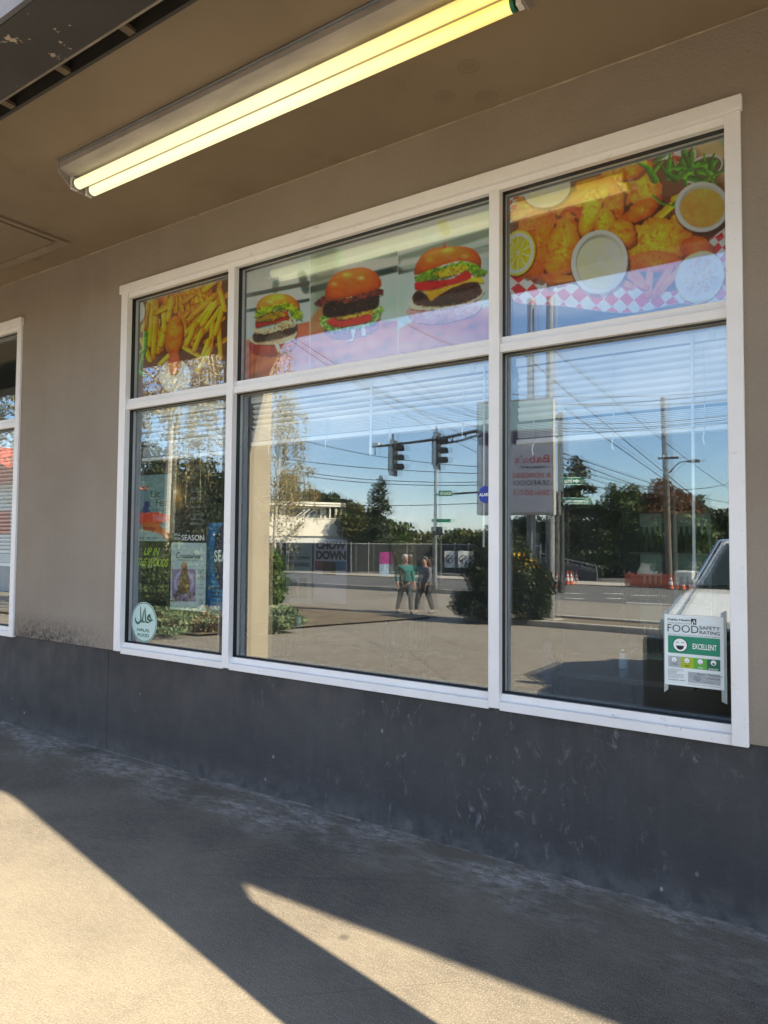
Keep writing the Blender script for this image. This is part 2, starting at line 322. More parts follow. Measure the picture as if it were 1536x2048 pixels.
M = dict(
    stucco=stucco(), plinth=plinth(), concrete=concrete(), soffit=soffit_mat(), beam=beam_mat(), frame=frame_mat(),
    glass_o=glass('outer_window_glass', .21, .78, (.97, .99, .985)), glass_i=glass('inner_window_glass', .105, .45, (.97, .99, .985)),
    asphalt=asphalt('lot_asphalt', (.15, .132, .11), (.20, .178, .15)), road=asphalt('road_asphalt', (.075, .073, .072), (.10, .098, .096)),
    gasket=mat('black_rubber', (.008, .008, .009), .5), metal_grey=mat('brushed_grey_metal', (.20, .22, .24), .45, .3, var=.2, vscale=9),
    black=mat('void_black', (.006, .006, .006), .9), wood_div=mat('rafter_wood', (.17, .13, .09), .8, var=.3, vscale=6),
    white=mat('white_enamel', (.72, .70, .67), .4, var=.08, vscale=8), blind=mat('white_blind_slat', (.93, .94, .93), .45, var=.05, vscale=3),
    cord=mat('white_cord', (.75, .77, .76), .7, var=.05), clearwand=mat('clear_plastic_wand', (.80, .86, .86), .15, var=.04),
    fixture=mat('fixture_enamel', (.36, .33, .31), .5, var=.25, vscale=7, stretch=(.4, 2, 2)), paper=mat('white_paper', (.80, .87, .87), .6, var=.04, vscale=5),
    tape=mat('frosted_tape', (.36, .43, .42), .35, var=.1, vscale=30), cream=mat('cream_column_paint', (.36, .31, .235), .7, var=.1, vscale=3, bump=.2),
    intwall=mat('inner_wall_paint', (.19, .20, .19), .8, var=.15, vscale=2), intfloor=NT('dark_floor_tile').m,
    navy=mat('navy_painted_wood', (.012, .020, .045), .4, var=.2), tabletop=mat('grey_laminate', (.10, .095, .085), .25, var=.2, vscale=10),
    ink=mat('black_ink', (.012, .013, .015), .6), inkgrey=mat('grey_ink', (.10, .11, .12), .6), green=mat('green_ink', (.015, .27, .15), .5, var=.1, vscale=8),
    green_d=mat('deep_green_ink', (.010, .15, .085), .5), green_m=mat('grass_green_ink', (.12, .42, .05), .5), lime=mat('lime_ink', (.40, .50, .02), .5),
    greyink=mat('pale_grey_ink', (.42, .46, .49), .5), white_ink=mat('white_ink', (.88, .92, .90), .5), limetext=mat('neon_green_ink', (.45, .62, .03), .5),
    mint=mat('mint_vinyl', (.50, .68, .64), .4, var=.05, vscale=7), darkgreen=mat('dark_green_vinyl', (.02, .12, .09), .4),
    galv=mat('galvanised_pole', (.27, .27, .26), .5, .3, var=.3, vscale=3), darkmetal=mat('dark_olive_metal', (.045, .043, .038), .5, var=.3, vscale=4),
    orange=mat('safety_orange', (.62, .13, .05), .5, var=.15, vscale=6), signgreen=mat('traffic_sign_green', (.0, .20, .09), .35, var=.06),
    red=mat('red_sign_paint', (.50, .03, .03), .5, var=.1), darkscreen=mat('dark_fence_screen', (.014, .019, .019), .8, var=.35, vscale=.7),
    cab=mat('cabinet_beige', (.40, .38, .33), .5, var=.15, vscale=2), panelwhite=mat('sign_face_plastic', (.50, .46, .47), .3, var=.06, vscale=1.5), purple=mat('purple_sign_plastic', (.055, .025, .065), .3, var=.1),
    bark=mat('bark', (.10, .075, .055), .9, var=.5, vscale=5, bump=.5, bscale=20), birchbark=mat('pale_birch_bark', (.50, .46, .38), .8, var=.4, vscale=5, stretch=(1, 1, 4)),
    twig=mat('sunlit_twig', (.58, .52, .38), .7, var=.3, vscale=3), polewood=mat('pole_wood', (.16, .13, .10), .85, var=.4, vscale=3, stretch=(5, 5, .5)),
    wire=mat('black_cable', (.02, .02, .022), .6), silver=mat('silver_car_paint', (.74, .74, .72), .3, .0, var=.05, coat=.6),
    carglass=mat('car_glass', (.015, .025, .022), .12, spec=.3), tyre=mat('tyre_rubber', (.015, .015, .016), .8, bump=.3), chrome=mat('chrome', (.6, .6, .6), .15, 1),
    plasticdk=mat('dark_plastic', (.02, .022, .025), .4), redlens=mat('clear_headlamp', (.5, .52, .52), .08, spec=.8),
    siding=clapboard('cream_clapboard', (.90, .84, .72), (.6, .53, .42)), creamtrim=mat('cream_trim', (.86, .80, .68), .6, var=.08, vscale=1), ywin=mat('window_reflecting_sky', (.08, .11, .13), .15, spec=.9, var=.3, vscale=.5),
    curb=mat('curb_concrete', (.38, .345, .29), .9, var=.3, vscale=2), soil=mat('dry_soil', (.16, .12, .075), .95, var=.4, vscale=3, bump=.6, bscale=20),
    paint_w=mat('road_paint', (.66, .64, .58), .7, var=.25, vscale=3), farwall=mat('grey_wall_block', (.055, .055, .055), .8, var=.2, vscale=1),
    skin=mat('skin', (.45, .25, .17), .55, var=.08, vscale=12), hairw=mat('grey_white_hair', (.62, .57, .50), .8, var=.3, vscale=40), hairg=mat('grey_hair', (.14, .13, .12), .8, var=.3, vscale=40), teal=mat('teal_jacket_cloth', (.015, .14, .13), .8, var=.35, vscale=9),
    greyj=mat('grey_jacket_cloth', (.16, .16, .18), .8, var=.3, vscale=9), trou=mat('charcoal_trousers', (.045, .05, .055), .85, var=.3, vscale=9), shoe=mat('grey_shoes', (.22, .22, .22), .7, var=.2),
    bag=mat('dark_bag_cloth', (.02, .018, .02), .7, var=.2),
    coolerlit=mat('cooler_liner', (.26, .34, .32), .5, var=.15, vscale=2), bottle=mat('bottle_glass', (.16, .28, .20), .1, spec=.9, var=.3, vscale=12), salt=mat('salt_jar_glass', (.55, .72, .76), .15, spec=.8, var=.1, vscale=20),
    redroof=mat('red_roof', (.55, .10, .05), .7, var=.2, vscale=4), whitewall=mat('white_render', (.68, .68, .66), .8, var=.08),
    pink=mat('magenta_banner', (.50, .06, .28), .6, var=.3, vscale=4), lblue=mat('pale_blue_banner', (.42, .55, .66), .6, var=.3, vscale=5))
_n = NT('dark_floor_tile2', .35, .5); _t = _n.t.nodes.new('ShaderNodeTexBrick'); _t.inputs['Scale'].default_value = 1; _t.offset = 0
_t.inputs['Brick Width'].default_value = .32; _t.inputs['Row Height'].default_value = .32; _t.inputs['Mortar Size'].default_value = .006
_t.inputs['Color1'].default_value = (.045, .045, .04, 1); _t.inputs['Color2'].default_value = (.055, .053, .048, 1); _t.inputs['Mortar'].default_value = (.015, .015, .015, 1)
_n.L(_n.co, _t.inputs['Vector']); _n.col(_t.outputs['Color']); M['intfloor'] = _n.m

# lettering: a flat mesh of one or several strings.  items = (text, x, y, size[, xscale[, shear]]) in the sign's own plane
FONT_CACHE = {}
def glyphs(text, bold=0.0, shear=0.0, spacing=1.0):
    k = (text, bold, shear, spacing)
    if k not in FONT_CACHE:
        cu = bpy.data.curves.new('t', 'FONT'); cu.body = text; cu.size = 1; cu.offset = bold; cu.shear = shear; cu.space_character = spacing
        cu.resolution_u = 3; o = bpy.data.objects.new('t', cu); C.objects.link(o); dg = bpy.context.evaluated_depsgraph_get()
        me = bpy.data.meshes.new_from_object(o.evaluated_get(dg)); vs = [v.co.copy() for v in me.vertices]; fs = [tuple(p.vertices) for p in me.polygons]
        bpy.data.objects.remove(o); bpy.data.curves.remove(cu); bpy.data.meshes.remove(me); FONT_CACHE[k] = (vs, fs)
    return FONT_CACHE[k]
def lettering(parent, material, items, frame, bold=0.0, name='lettering', shear=0.0, spacing=1.0):
    """frame(u, v) -> world point.  item: (text, u, v, height, width or None)"""
    out = None
    for it in items:
        mb = MB(); text, u, v, hgt, wid = it[:5]; rot = it[5] if len(it) > 5 else 0
        vs, fs = glyphs(text, bold, shear, spacing)
        if not vs: continue
        x0 = min(q.x for q in vs); x1 = max(q.x for q in vs); y1 = max(q.y for q in vs); y0 = min(0, min(q.y for q in vs))
        sy = hgt/max(y1, 1e-3); sx = sy if wid is None else wid/max(x1-x0, 1e-3)
        cr_, sr_ = math.cos(rot), math.sin(rot)
        mb.add([frame(u+(q.x-x0)*sx*cr_-q.y*sy*sr_, v+(q.x-x0)*sx*sr_+q.y*sy*cr_) for q in vs], fs); out = mb.build(name, material, parent)
    return out
def disc(fr, cu, cv, ru, rv=None, n=28, a0=0, a1=2*math.pi):
    rv = rv or ru; k = n if a1-a0 > 6.2 else n+1
    pts = [fr(cu+ru*math.cos(a0+(a1-a0)*i/n), cv+rv*math.sin(a0+(a1-a0)*i/n)) for i in range(k)]
    return pts, [tuple(range(k))]
def ring(fr, cu, cv, ru, rv, t, n=32, a0=0, a1=2*math.pi):
    pts = []; 
    for i in range(n+1):
        w = a0+(a1-a0)*i/n; pts += [fr(cu+ru*math.cos(w), cv+rv*math.sin(w)), fr(cu+(ru-t)*math.cos(w), cv+(rv-t)*math.sin(w))]
    return pts, [(2*i, 2*i+2, 2*i+3, 2*i+1) for i in range(n)]
# ================================================================== the shop front
shop = thing('shop_building', (-2.3, 0, 0), 'taupe stucco shop building with charcoal plinth, tan soffit and white framed windows', 'building')
ZS, ZT, ZSOF = 0.68, 3.149, 3.468                 # window sill, window head, soffit
WX0, WX1 = -4.160, -0.353                         # big window
LX0, LX1 = -8.6, -5.405                           # next window to the left
XL, XR = -12.0, 5.0
w = MB()
for (a, b, z0, z1) in ((XL, LX0, ZS, ZSOF+.05), (LX1, WX0, ZS, ZSOF+.05), (WX1, XR, ZS, ZSOF+.05), (LX0, LX1, ZT, ZSOF+.05), (WX0, WX1, ZT, ZSOF+.05)):
    w.box(a, b, -.010, .22, z0, z1)
w.build('wall', M['stucco'], shop)
w = MB(); w.box(XL, WX0-.085, .002, .24, -.05, ZS-.001); w.box(WX0-.081, XR, .002, .24, -.05, ZS-.001); w.box(XL, XR, .012, .2, 0, ZS-.004)
w.build('plinth', M['plinth'], shop)
# thin lime and sealant bead where the plinth meets the pavement
mb = MB(); x = XL
while x < 3:
    l = random.uniform(.05, .22); h = random.uniform(.004, .016) if random.random() < .8 else .001
    mb.prism([(0.004, 0), (0.004-random.uniform(.004, .014), 0), (0.004, h*.6)], x, x+l*.5, 'x'); x += l*.5
mb.build('sealant_bead', mat('dusty_sealant', (.16, .16, .155), .9, var=.5, vscale=20), shop)
# ceiling of the arcade, gap, beam, roof
w = MB(); w.box(XL, XR, -1.234, .1, ZSOF, ZSOF+.03); w.build('soffit', M['soffit'], shop)
mb = MB(); x = -6
while x < 1.5:                                    # ragged paint line where soffit meets wall
    l = random.uniform(.03, .2)
    if True: mb.prism([(-.010, ZSOF-.001), (-.010-random.uniform(.002, .006), ZSOF-.001), (-.010, ZSOF-random.uniform(.003, .008))], x, x+l, 'x')
    x += l
mb.build('caulk_line', mat('pale_caulk', (.36, .30, .22), .9, var=.3, vscale=20), shop)
mb = MB(); mb.box(XL, XR, -1.252, -1.236, ZSOF-.012, ZSOF+.10); mb.build('soffit_edge_trim', mat('dark_trim', (.06, .055, .05), .7, var=.3), shop)
w = MB(); w.box(XL, XR, -1.716, -1.49, 3.25, 3.80); w.build('beam', M['beam'], shop)
w = MB(); w.box(XL, XR, -1.735, -1.718, 3.256, 4.05); w.build('fascia', mat('blue_grey_fascia', (.13, .135, .15), .55, var=.25, vscale=5), shop)
w = MB(); w.box(XL, XR, -1.70, .3, 3.82, 3.95); w.build('roof', M['black'], shop)
for i in range(24):
    xx = -7.3+i*.445
    w = MB(); w.box(xx-.020, xx+.020, -1.488, -1.254, 3.459, 3.475); w.build('rafter', M['wood_div'], shop)
w = MB(); w.box(XL, XR, -1.489, -1.480, 3.249, 3.262); w.build('vent_edge', mat('pale_edge_strip', (.24, .21, .17), .7, var=.4, vscale=6), shop)
w = MB(); w.prism([(.435, 1.75), (.435, 3.249), (2.6, 3.249), (2.04, 3.17), (1.74, 3.03), (1.29, 2.68), (.9, 2.22)], -1.66, -1.56, 'y'); w.build('corner_brace', M['cream'], shop)
# columns
for (a, b, nm) in ((-4.80, -4.45, 0), (.085, .435, 1)):
    mb = MB(); mb.box(a, b, -1.70, -1.43, 0, 3.249)
    col = mb.build('column', M['cream'], shop, bevel=.008)
    mb = MB()
    mb.prism([(a, 3.249), (a, 2.86), (a-.03, 3.0), (a-.08, 3.13), (a-.16, 3.22), (a-.26, 3.249)], -1.69, -1.46, 'y'); mb.build('bracket', M['cream'], col); mb = MB()
    mb.prism([(b, 3.249), (b, 2.86), (b+.03, 3.0), (b+.08, 3.13), (b+.16, 3.22), (b+.26, 3.249)], -1.69, -1.46, 'y')
    mb.build('bracket', M['cream'], col)
# access hatch in the soffit
h = MB(); h.box(-5.5, -4.56, -1.0, -.285, ZSOF-.012, ZSOF-.001); hp = h.build('access_hatch', M['soffit'], shop)
h = MB(); fx0, fx1, fy0, fy1 = -5.58, -4.485, -1.07, -.212
h.box(fx0, fx1, fy1-.065, fy1, ZSOF-.018, ZSOF-.002); h.box(fx0, fx1, fy0, fy0+.065, ZSOF-.028, ZSOF-.002)
h.box(fx1-.030, fx1, fy0+.066, fy1-.066, ZSOF-.016, ZSOF-.002); h.box(fx0, fx0+.065, fy0+.066, fy1-.066, ZSOF-.026, ZSOF-.002)
h.build('hatch_frame', mat('hatch_frame_paint', (.27, .215, .155), .8, var=.2), hp)

# windows ------------------------------------------------------------
GY = .046                                          # outer face of the glazing
def storefront(x0, x1, mull, parent):
    """outer frame x0..x1, mullions [(a,b)], transom between"""
    fr = MB()
    fr.box(x0-.012, x1+.006, -.034, .11, ZT-.055, ZT+.004)          # head flashing
    fr.box(x0, x0+.066, -.024, .11, ZS, ZT-.056)                   # jambs
    fr.box(x1-.058, x1, -.026, .11, ZS-.012, ZT-.056)
    fo = fr.build('window', M['frame'], parent, bevel=.003)
    mb = MB()
    mb.box(x0+.066, x1-.058, -.012, .11, ZT-.088, ZT-.0562); mb.build('head_rail', M['frame'], fo, bevel=.002)
    edges = [x0+.066] + [v for ab in mull for v in ab] + [x1-.058]
    bays = [(edges[i], edges[i+1]) for i in range(0, len(edges), 2)]
    for (a, b) in mull:
        mb = MB(); mb.box(a, b, -.022, .11, ZS-.006, ZT-.0882); mb.build('mullion', M['frame'], fo, bevel=.003)
    for (a, b) in bays:
        mb = MB(); mb.box(a, b, -.010, .11, 2.298, 2.338); mb.box(a, b, .004, .11, 2.3382, 2.372)
        mb.build('transom', M['frame'], fo, bevel=.002)
        mb = MB(); mb.box(a, b, -.016, .11, ZS-.014, .704); mb.box(a, b, .008, .014, .7042, .738); sb = MB(); sb.box(a, b, .0142, .11, .7042, .737); sb.build('sill_ledge', M['metal_grey'], fo)
        mb.build('sill', M['frame'], fo, bevel=.002)
        for (z0, z1) in ((.738, 2.298), (2.372, ZT-.088)):
            g = MB(); t = .0025; y0, y1 = .016, .0445
            g.box(a, a+t, y0, y1, z0, z1); g.box(b-t, b, y0, y1, z0, z1); g.box(a+t, b-t, y0, y1, z1-t, z1); g.box(a+t, b-t, .034, y1, z0, z0+.006)
            g.build('gasket', M['gasket'], fo)
            g = MB(); t2 = .011; y0, y1 = .0665, .10
            g.box(a, a+t2, y0, y1, z0, z1); g.box(b-t2, b, y0, y1, z0, z1); g.box(a+t2, b-t2, y0, y1, z1-t2, z1); g.box(a+t2, b-t2, y0, y1, z0, z0+t2)
            g.build('inner_glazing_bead', M['metal_grey'], fo)
            p = MB(); p.quad((a+t, GY, z0+t), (b-t, GY, z0+t), (b-t, GY, z1-t), (a+t, GY, z1-t)); p.build('glass_pane', M['glass_o'], fo)
            # the second sheet of the double glazing is not quite parallel to the first
            cx_, hw = (a+b)/2, (b-a)/2-t-.002; k = math.tan(rad(.42)); yb = GY+.0125
            p = MB(); p.quad((cx_-hw, yb+k*hw*.5, z0+t), (cx_+hw, yb-k*hw*.5, z0+t), (cx_+hw, yb-k*hw*.5, z1-t), (cx_-hw, yb+k*hw*.5, z1-t))
            p.build('inner_glass_pane', M['glass_i'], fo)
    return fo, bays
win, bays = storefront(WX0, WX1, [(-3.133, -3.080), (-1.414, -1.361)], shop)
win2, bays2 = storefront(LX0, LX1, [(-7.0, -6.945)], shop)

# inside ------------------------------------------------------------
mb = MB(); mb.box(XL, XR, 6.0, 6.1, 0, 3.4); mb.box(XL, XL+.1, .23, 6, 0, 3.4); mb.box(XR-.1, XR, .23, 6, 0, 3.4); mb.build('inner_wall', M['intwall'], shop)
mb = MB(); mb.box(XL, XR, .25, 6, -.02, .02); mb.build('inner_floor', M['intfloor'], shop)
mb = MB(); mb.box(XL, XR, .22, 6, 3.36, 3.42); mb.build('inner_ceiling', M['intwall'], shop)
mb = MB(); mb.box(-5.2, -4.3, .24, 4, 0, 3.35); mb.build('inner_partition', M['intwall'], shop)
mb = MB(); mb.box(-4.25, -.3, .12, .245, .66, .700); mb.build('window_ledge', M['white'], shop)

# blinds -------------------------------------------------------------
def blind(x0, x1, ztop, zbot, label, wand=None, wand_z=1.45, n_lad=3, tilt=44, pitch=.0315, group='white blinds hung behind the lower panes'):
    y = .122
    r = thing('window_blind', ((x0+x1)/2, y, ztop), label, 'window blind', group)
    mb = MB(); mb.box(x0, x1, y-.022, y+.022, ztop-.045, ztop); mb.build('headrail', M['blind'], r, bevel=.003)
    s = MB(); z = ztop-.066; hw = .0168; k = 0
    while z > zbot+.10:
        t = rad(tilt+random.uniform(-2, 2)); sag = random.uniform(-.0015, .0015)
        dy, dz = hw*math.cos(t), hw*math.sin(t)
        e0 = x0+.006+random.uniform(-.003, .003); e1 = x1-.006+random.uniform(-.003, .003)
        pts = []
        for q, yy, zz in ((0, -dy, dz), (1, -.004, .0), (2, dy, -dz)):
            pts += [(e0, y+yy-(.003 if q == 1 else 0), z+zz), ((e0+e1)/2, y+yy-(.003 if q == 1 else 0), z+zz+sag), (e1, y+yy-(.003 if q == 1 else 0), z+zz)]
        s.add(pts, [(0, 1, 4, 3), (1, 2, 5, 4), (3, 4, 7, 6), (4, 5, 8, 7)]); z -= pitch
    zz = zbot+.095
    while zz > zbot+.028:                            # the gathered slats resting on the bottom rail
        s.box(x0+.006, x1-.006, y-.018, y+.018, zz-.0035, zz); zz -= .0075
    s.build('slats', M['blind'], r)
    mb = MB(); mb.box(x0+.003, x1-.003, y-.026, y+.026, zbot, zbot+.024); mb.build('bottom_rail', M['blind'], r, bevel=.004)
    mb = MB()
    for i in range(n_lad):
        xx = x0+(x1-x0)*(.10+.80*i/max(1, n_lad-1)) if n_lad > 1 else (x0+x1)/2
        mb.tube([(xx, y-.027, ztop-.045), (xx+.001, y-.028, (ztop+zbot)/2), (xx, y-.027, zbot-.01)], .0016, 5)
        mb.tube([(xx, y-.028, zbot+.02), (xx-.006, y-.030, zbot-.03), (xx-.002, y-.030, zbot-.055)], .003, 5)
        mb.build('ladder_cord', M['cord'], r); mb = MB()
    for i in range(2):
        xx = x0+(x1-x0)*(.07+.86*i); mb = MB(); mb.box(xx-.014, xx+.014, y-.030, y-.023, ztop-.040, ztop-.002); mb.build('bracket_clip', M['clearwand'], r)
    if wand is not None:
        mb = MB(); mb.tube([(wand, y-.035, ztop-.02), (wand, y-.036, wand_z)], .0065, 8); mb.lathe([(.008, 0), (.010, .02), (.007, .07)], (wand, y-.036, wand_z-.05), 8); mb.build('tilt_wand', M['clearwand'], r)
    return r
blind(bays[0][0]+.03, bays[0][1]-.03, 2.295, 1.955, 'narrow white slatted blind above the taped event posters, leftmost of the big window', None, n_lad=2)
blind(bays[1][0]+.035, bays[1][1]-.03, 2.295, 1.990, 'wide white slatted blind half lowered in the middle pane, below the three burger prints', -2.15, 1.93, 4)
bl = blind(bays[2][0]+.03, bays[2][1]-.01, 2.295, 1.880, 'white slatted blind hanging above the food rating certificate, lowest bottom rail', -.555, 1.36, 3, tilt=64)
mb = MB(); mb.tube([(-1.49, .092, 2.27), (-1.49, .091, 1.40)], .0055, 8); mb.build('tilt_wand', M['clearwand'], [o for o in bpy.data.objects if o.name.startswith('window_blind')][1])
blind(bays2[1][0]+.03, bays2[1][1]-.03, 2.295, 1.20, 'long white slatted blind behind the neighbouring window at the left edge', None, n_lad=3)

# strip light --------------------------------------------------------
LX_0, LX_1 = -3.565, -1.0
lt = thing('strip_light', ((LX_0+LX_1)/2, -.73, ZSOF), 'twin tube fluorescent strip light glowing pale yellow under the tan soffit', 'ceiling light')
mb = MB(); mb.prism([(-.855, ZSOF-.002), (-.855, ZSOF-.040), (-.790, ZSOF-.066), (-.765, ZSOF-.060), (-.765, ZSOF-.095), (-.69, ZSOF-.095), (-.69, ZSOF-.060), (-.665, ZSOF-.066), (-.60, ZSOF-.04), (-.60, ZSOF-.002)], LX_0, LX_1+.04, 'x')
mb.build('housing', M['fixture'], lt)
mb = MB(); mb.tube([(LX_0, -.862, ZSOF-.006), (-2.4, -.864, ZSOF-.012), (LX_1, -.862, ZSOF-.006)], .006, 6); mb.build('conduit', M['metal_grey'], lt)
for q in (LX_0-.004, LX_1+.040):
    mb = MB(); mb.prism([(-.86, ZSOF-.002), (-.86, ZSOF-.055), (-.80, ZSOF-.105), (-.775, ZSOF-.125), (-.65, ZSOF-.125), (-.605, ZSOF-.085), (-.60, ZSOF-.002)], q-.003, q+.003, 'x'); mb.build('end_plate', M['fixture'], lt)
tube_m = NT('fluorescent_tube'); xx = tube_m.ramp(tube_m.axis(0), -2.1, -1.15)
ec = tube_m.mix(xx, (1.0, .91, .44), (1.0, .66, .07)); tube_m.L(ec, tube_m.b.inputs['Emission Color']); tube_m.b.inputs['Emission Strength'].default_value = .225
for yy in (-.772, -.682):
    zt = ZSOF-.108
    mb = MB(); mb.tube([(LX_0+.05, yy, zt), (LX_1-.01, yy, zt)], .0265, 24); tb = mb.build('fluorescent_tube', tube_m.m, lt, smooth=False)
    for e, s in ((LX_0+.05, -1), (LX_1-.01, 1)):
        mb = MB(); mb.tube([(e, yy, zt), (e+s*.014, yy, zt)], .027, 24); mb.build('tube_cap', M['green_d'] if s > 0 else M['metal_grey'], tb)
    for e in (LX_0+.012, LX_1+.022):
        mb = MB(); mb.box(e-.010, e+.012, yy-.020, yy+.020, zt-.022, ZSOF-.06); mb.build('lamp_socket', M['white'], lt, bevel=.003)

# pavement and lot -----------------------------------------------------
def sheet(name, x0, x1, d0, d1, nx, nd, zf, m, kind='structure'):
    mb = MB(); vs = []; 
    for j in range(nd+1):
        D = d0+(d1-d0)*j/nd
        for i in range(nx+1):
            x = x0+(x1-x0)*i/nx; vs.append((x, -D, zf(x, D)))
    fs = [(j*(nx+1)+i, j*(nx+1)+i+1, (j+1)*(nx+1)+i+1, (j+1)*(nx+1)+i) for j in range(nd) for i in range(nx)]
    mb.add(vs, fs); o = mb.build(name, m); tag(o, kind=kind); return o
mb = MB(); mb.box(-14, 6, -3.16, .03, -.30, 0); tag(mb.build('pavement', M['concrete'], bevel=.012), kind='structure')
sheet('ground', -400, 400, -60, 500, 4, 4, lambda x, D: -.95, mat('far_ground', (.10, .10, .08), .95, var=.4, vscale=.1))
sheet('parking_lot', -40, 30, 3.16, 23, 4, 40, lambda x, D: gz(D), M['asphalt'])
sheet('road', -160, 80, 22.9, 58, 4, 30, lambda x, D: gz(D)-.02, M['road'])
# ================================================================== printed pictures
def vnoise(h, w, cell, seed):
    r = np.random.default_rng(seed); Y0, X0 = np.mgrid[0:h, 0:w]/cell; out = 0
    for a, k in ((.5, 1.0), (2.1, 1.17)):               # two turned lattices hide the grid
        x = (X0*math.cos(a)+Y0*math.sin(a))*k; y = (-X0*math.sin(a)+Y0*math.cos(a))*k; x = x-x.min(); y = y-y.min(); g = r.random((int(y.max())+3, int(x.max())+3))
        yi = y.astype(int); xi = x.astype(int); fy = y-yi; fx = x-xi; fy = fy*fy*(3-2*fy); fx = fx*fx*(3-2*fx)
        out = out+(g[yi, xi]*(1-fx)+g[yi, xi+1]*fx)*(1-fy)+(g[yi+1, xi]*(1-fx)+g[yi+1, xi+1]*fx)*fy
    return np.clip((out/2-.5)*1.35+.5, 0, 1)
def closed_curve(p, k=4):
    out = []; n = len(p)
    for i in range(n):
        p0, p1, p2, p3 = p[i-1], p[i], p[(i+1) % n], p[(i+2) % n]
        for j in range(k):
            t = j/k; out.append(tuple(.5*((2*p1[q])+(-p0[q]+p2[q])*t+(2*p0[q]-5*p1[q]+4*p2[q]-p3[q])*t*t+(-p0[q]+3*p1[q]-3*p2[q]+p3[q])*t**3) for q in (0, 1)))
    return out
class Cv:
    """a painted picture; coordinates are pixels of the artwork as it is seen"""
    def __init__(s, x0, y0, x1, y1, bg, res=1.0, seed=0):
        s.x0, s.y0, s.r = x0, y0, res; s.w = int((x1-x0)*res)+1; s.h = int((y1-y0)*res)+1
        s.X, s.Y = np.meshgrid(x0+np.arange(s.w)/res, y0+np.arange(s.h)/res); s.img = np.ones((s.h, s.w, 3))*np.array(bg, float); s.seed = seed
    def n(s, cell): s.seed += 1; return vnoise(s.h, s.w, cell*s.r, s.seed)
    def put(s, m, c):
        m = np.clip(m, 0, 1)[..., None]; c = np.array(c, float)
        if c.ndim == 1: c = c[None, None, :]
        s.img = s.img*(1-m)+c*m
    def ell(s, cx, cy, rx, ry, ang=0, wob=0, cell=8):
        a = math.radians(ang); dx, dy = s.X-cx, s.Y-cy; u = dx*math.cos(a)+dy*math.sin(a); v = -dx*math.sin(a)+dy*math.cos(a)
        d = np.sqrt((u/rx)**2+(v/ry)**2)
        if wob: d = d+(s.n(cell)-.5)*wob
        return d, u/rx, v/ry
    def em(s, d, r): return np.clip((1-d)*r+.5, 0, 1)           # ellipse mask
    def poly(s, pts, soft=1.0, wob=0, cell=6):
        if len(pts) > 6: pts = closed_curve(pts, 4)
        X, Y = s.X, s.Y
        if wob: X = X+(s.n(cell)-.5)*wob; Y = Y+(s.n(cell)-.5)*wob
        ins = np.zeros(X.shape, bool); dmin = np.full(X.shape, 1e9); k = len(pts)
        for i in range(k):
            (xa, ya), (xb, yb) = pts[i], pts[(i+1) % k]
            if ya != yb: ins ^= ((Y < ya) != (Y < yb)) & (X < (xb-xa)*(Y-ya)/(yb-ya)+xa)
            t = np.clip(((X-xa)*(xb-xa)+(Y-ya)*(yb-ya))/max(1e-6, (xb-xa)**2+(yb-ya)**2), 0, 1)
            dmin = np.minimum(dmin, np.hypot(X-xa-t*(xb-xa), Y-ya-t*(yb-ya)))
        sd = np.where(ins, dmin, -dmin); return np.clip(sd/soft+.5, 0, 1), sd
    def cap(s, xa, ya, xb, yb, ra, rb):
        L2 = (xb-xa)**2+(yb-ya)**2; t = np.clip(((s.X-xa)*(xb-xa)+(s.Y-ya)*(yb-ya))/L2, 0, 1)
        d = np.hypot(s.X-xa-t*(xb-xa), s.Y-ya-t*(yb-ya)); r = ra+(rb-ra)*t
        side = ((s.X-xa)*(yb-ya)-(s.Y-ya)*(xb-xa))/math.sqrt(L2)/np.maximum(r, .1)
        return np.clip(r-d+.5, 0, 1), side, t, d/np.maximum(r, .1)
    def fry(s, xa, ya, xb, yb, r, base=(236, 180, 36), dark=(190, 110, 14)):
        b = np.array(base)*random.uniform(.86, 1.06)
        m, _, _, _ = s.cap(xa+1, ya+1.5, xb+1, yb+1.5, r+1.2, r+1.2); s.put(m*.6, (96, 48, 10))
        m, sd, t, _ = s.cap(xa, ya, xb, yb, r, r*.9)
        k = np.clip(.5-sd*.5, 0, 1)[..., None]; col = np.array(dark)*(1-k)*.75+b*(.25+.8*k)*.98+np.array((25, 20, 10))*np.clip(1-np.abs(sd+.35)*3, 0, 1)[..., None]
        e = (np.minimum(t, 1-t) < .07)[..., None]*18; s.put(m, np.clip(col-e, 0, 255))
    def fried(s, cx, cy, rx, ry, ang, base=(205, 118, 20), wob=.25):
        base = (min(250, base[0]*1.12), base[1]*.98, base[2]*.9)
        d, u, v = s.ell(cx+2, cy+3, rx*1.04, ry*1.04, ang, wob, 9); s.put(s.em(d, min(rx, ry))*.7, (60, 24, 6))
        d, u, v = s.ell(cx, cy, rx, ry, ang, wob, 10)
        t = s.n(3)*.5+s.n(6)*.6+s.n(14)*.6; sh = np.clip(1.15-.42*d**2-.18*v-.12*u, .25, 1.3)
        col = np.array(base)[None, None]*(sh*(.74+.30*t))[..., None]
        crk = np.clip((s.n(9)*.6+s.n(4)*.4-.60)*7, 0, 1)[..., None]; col = col*(1-crk*.5)+np.array((140, 58, 10))*crk*.5
        hi = np.clip((s.n(4)-.7)*5, 0, 1)*np.clip(.8-d, 0, 1); col = col+np.array((60, 52, 28))*hi[..., None]
        s.put(s.em(d, min(rx, ry)*.8), np.clip(col, 0, 255))
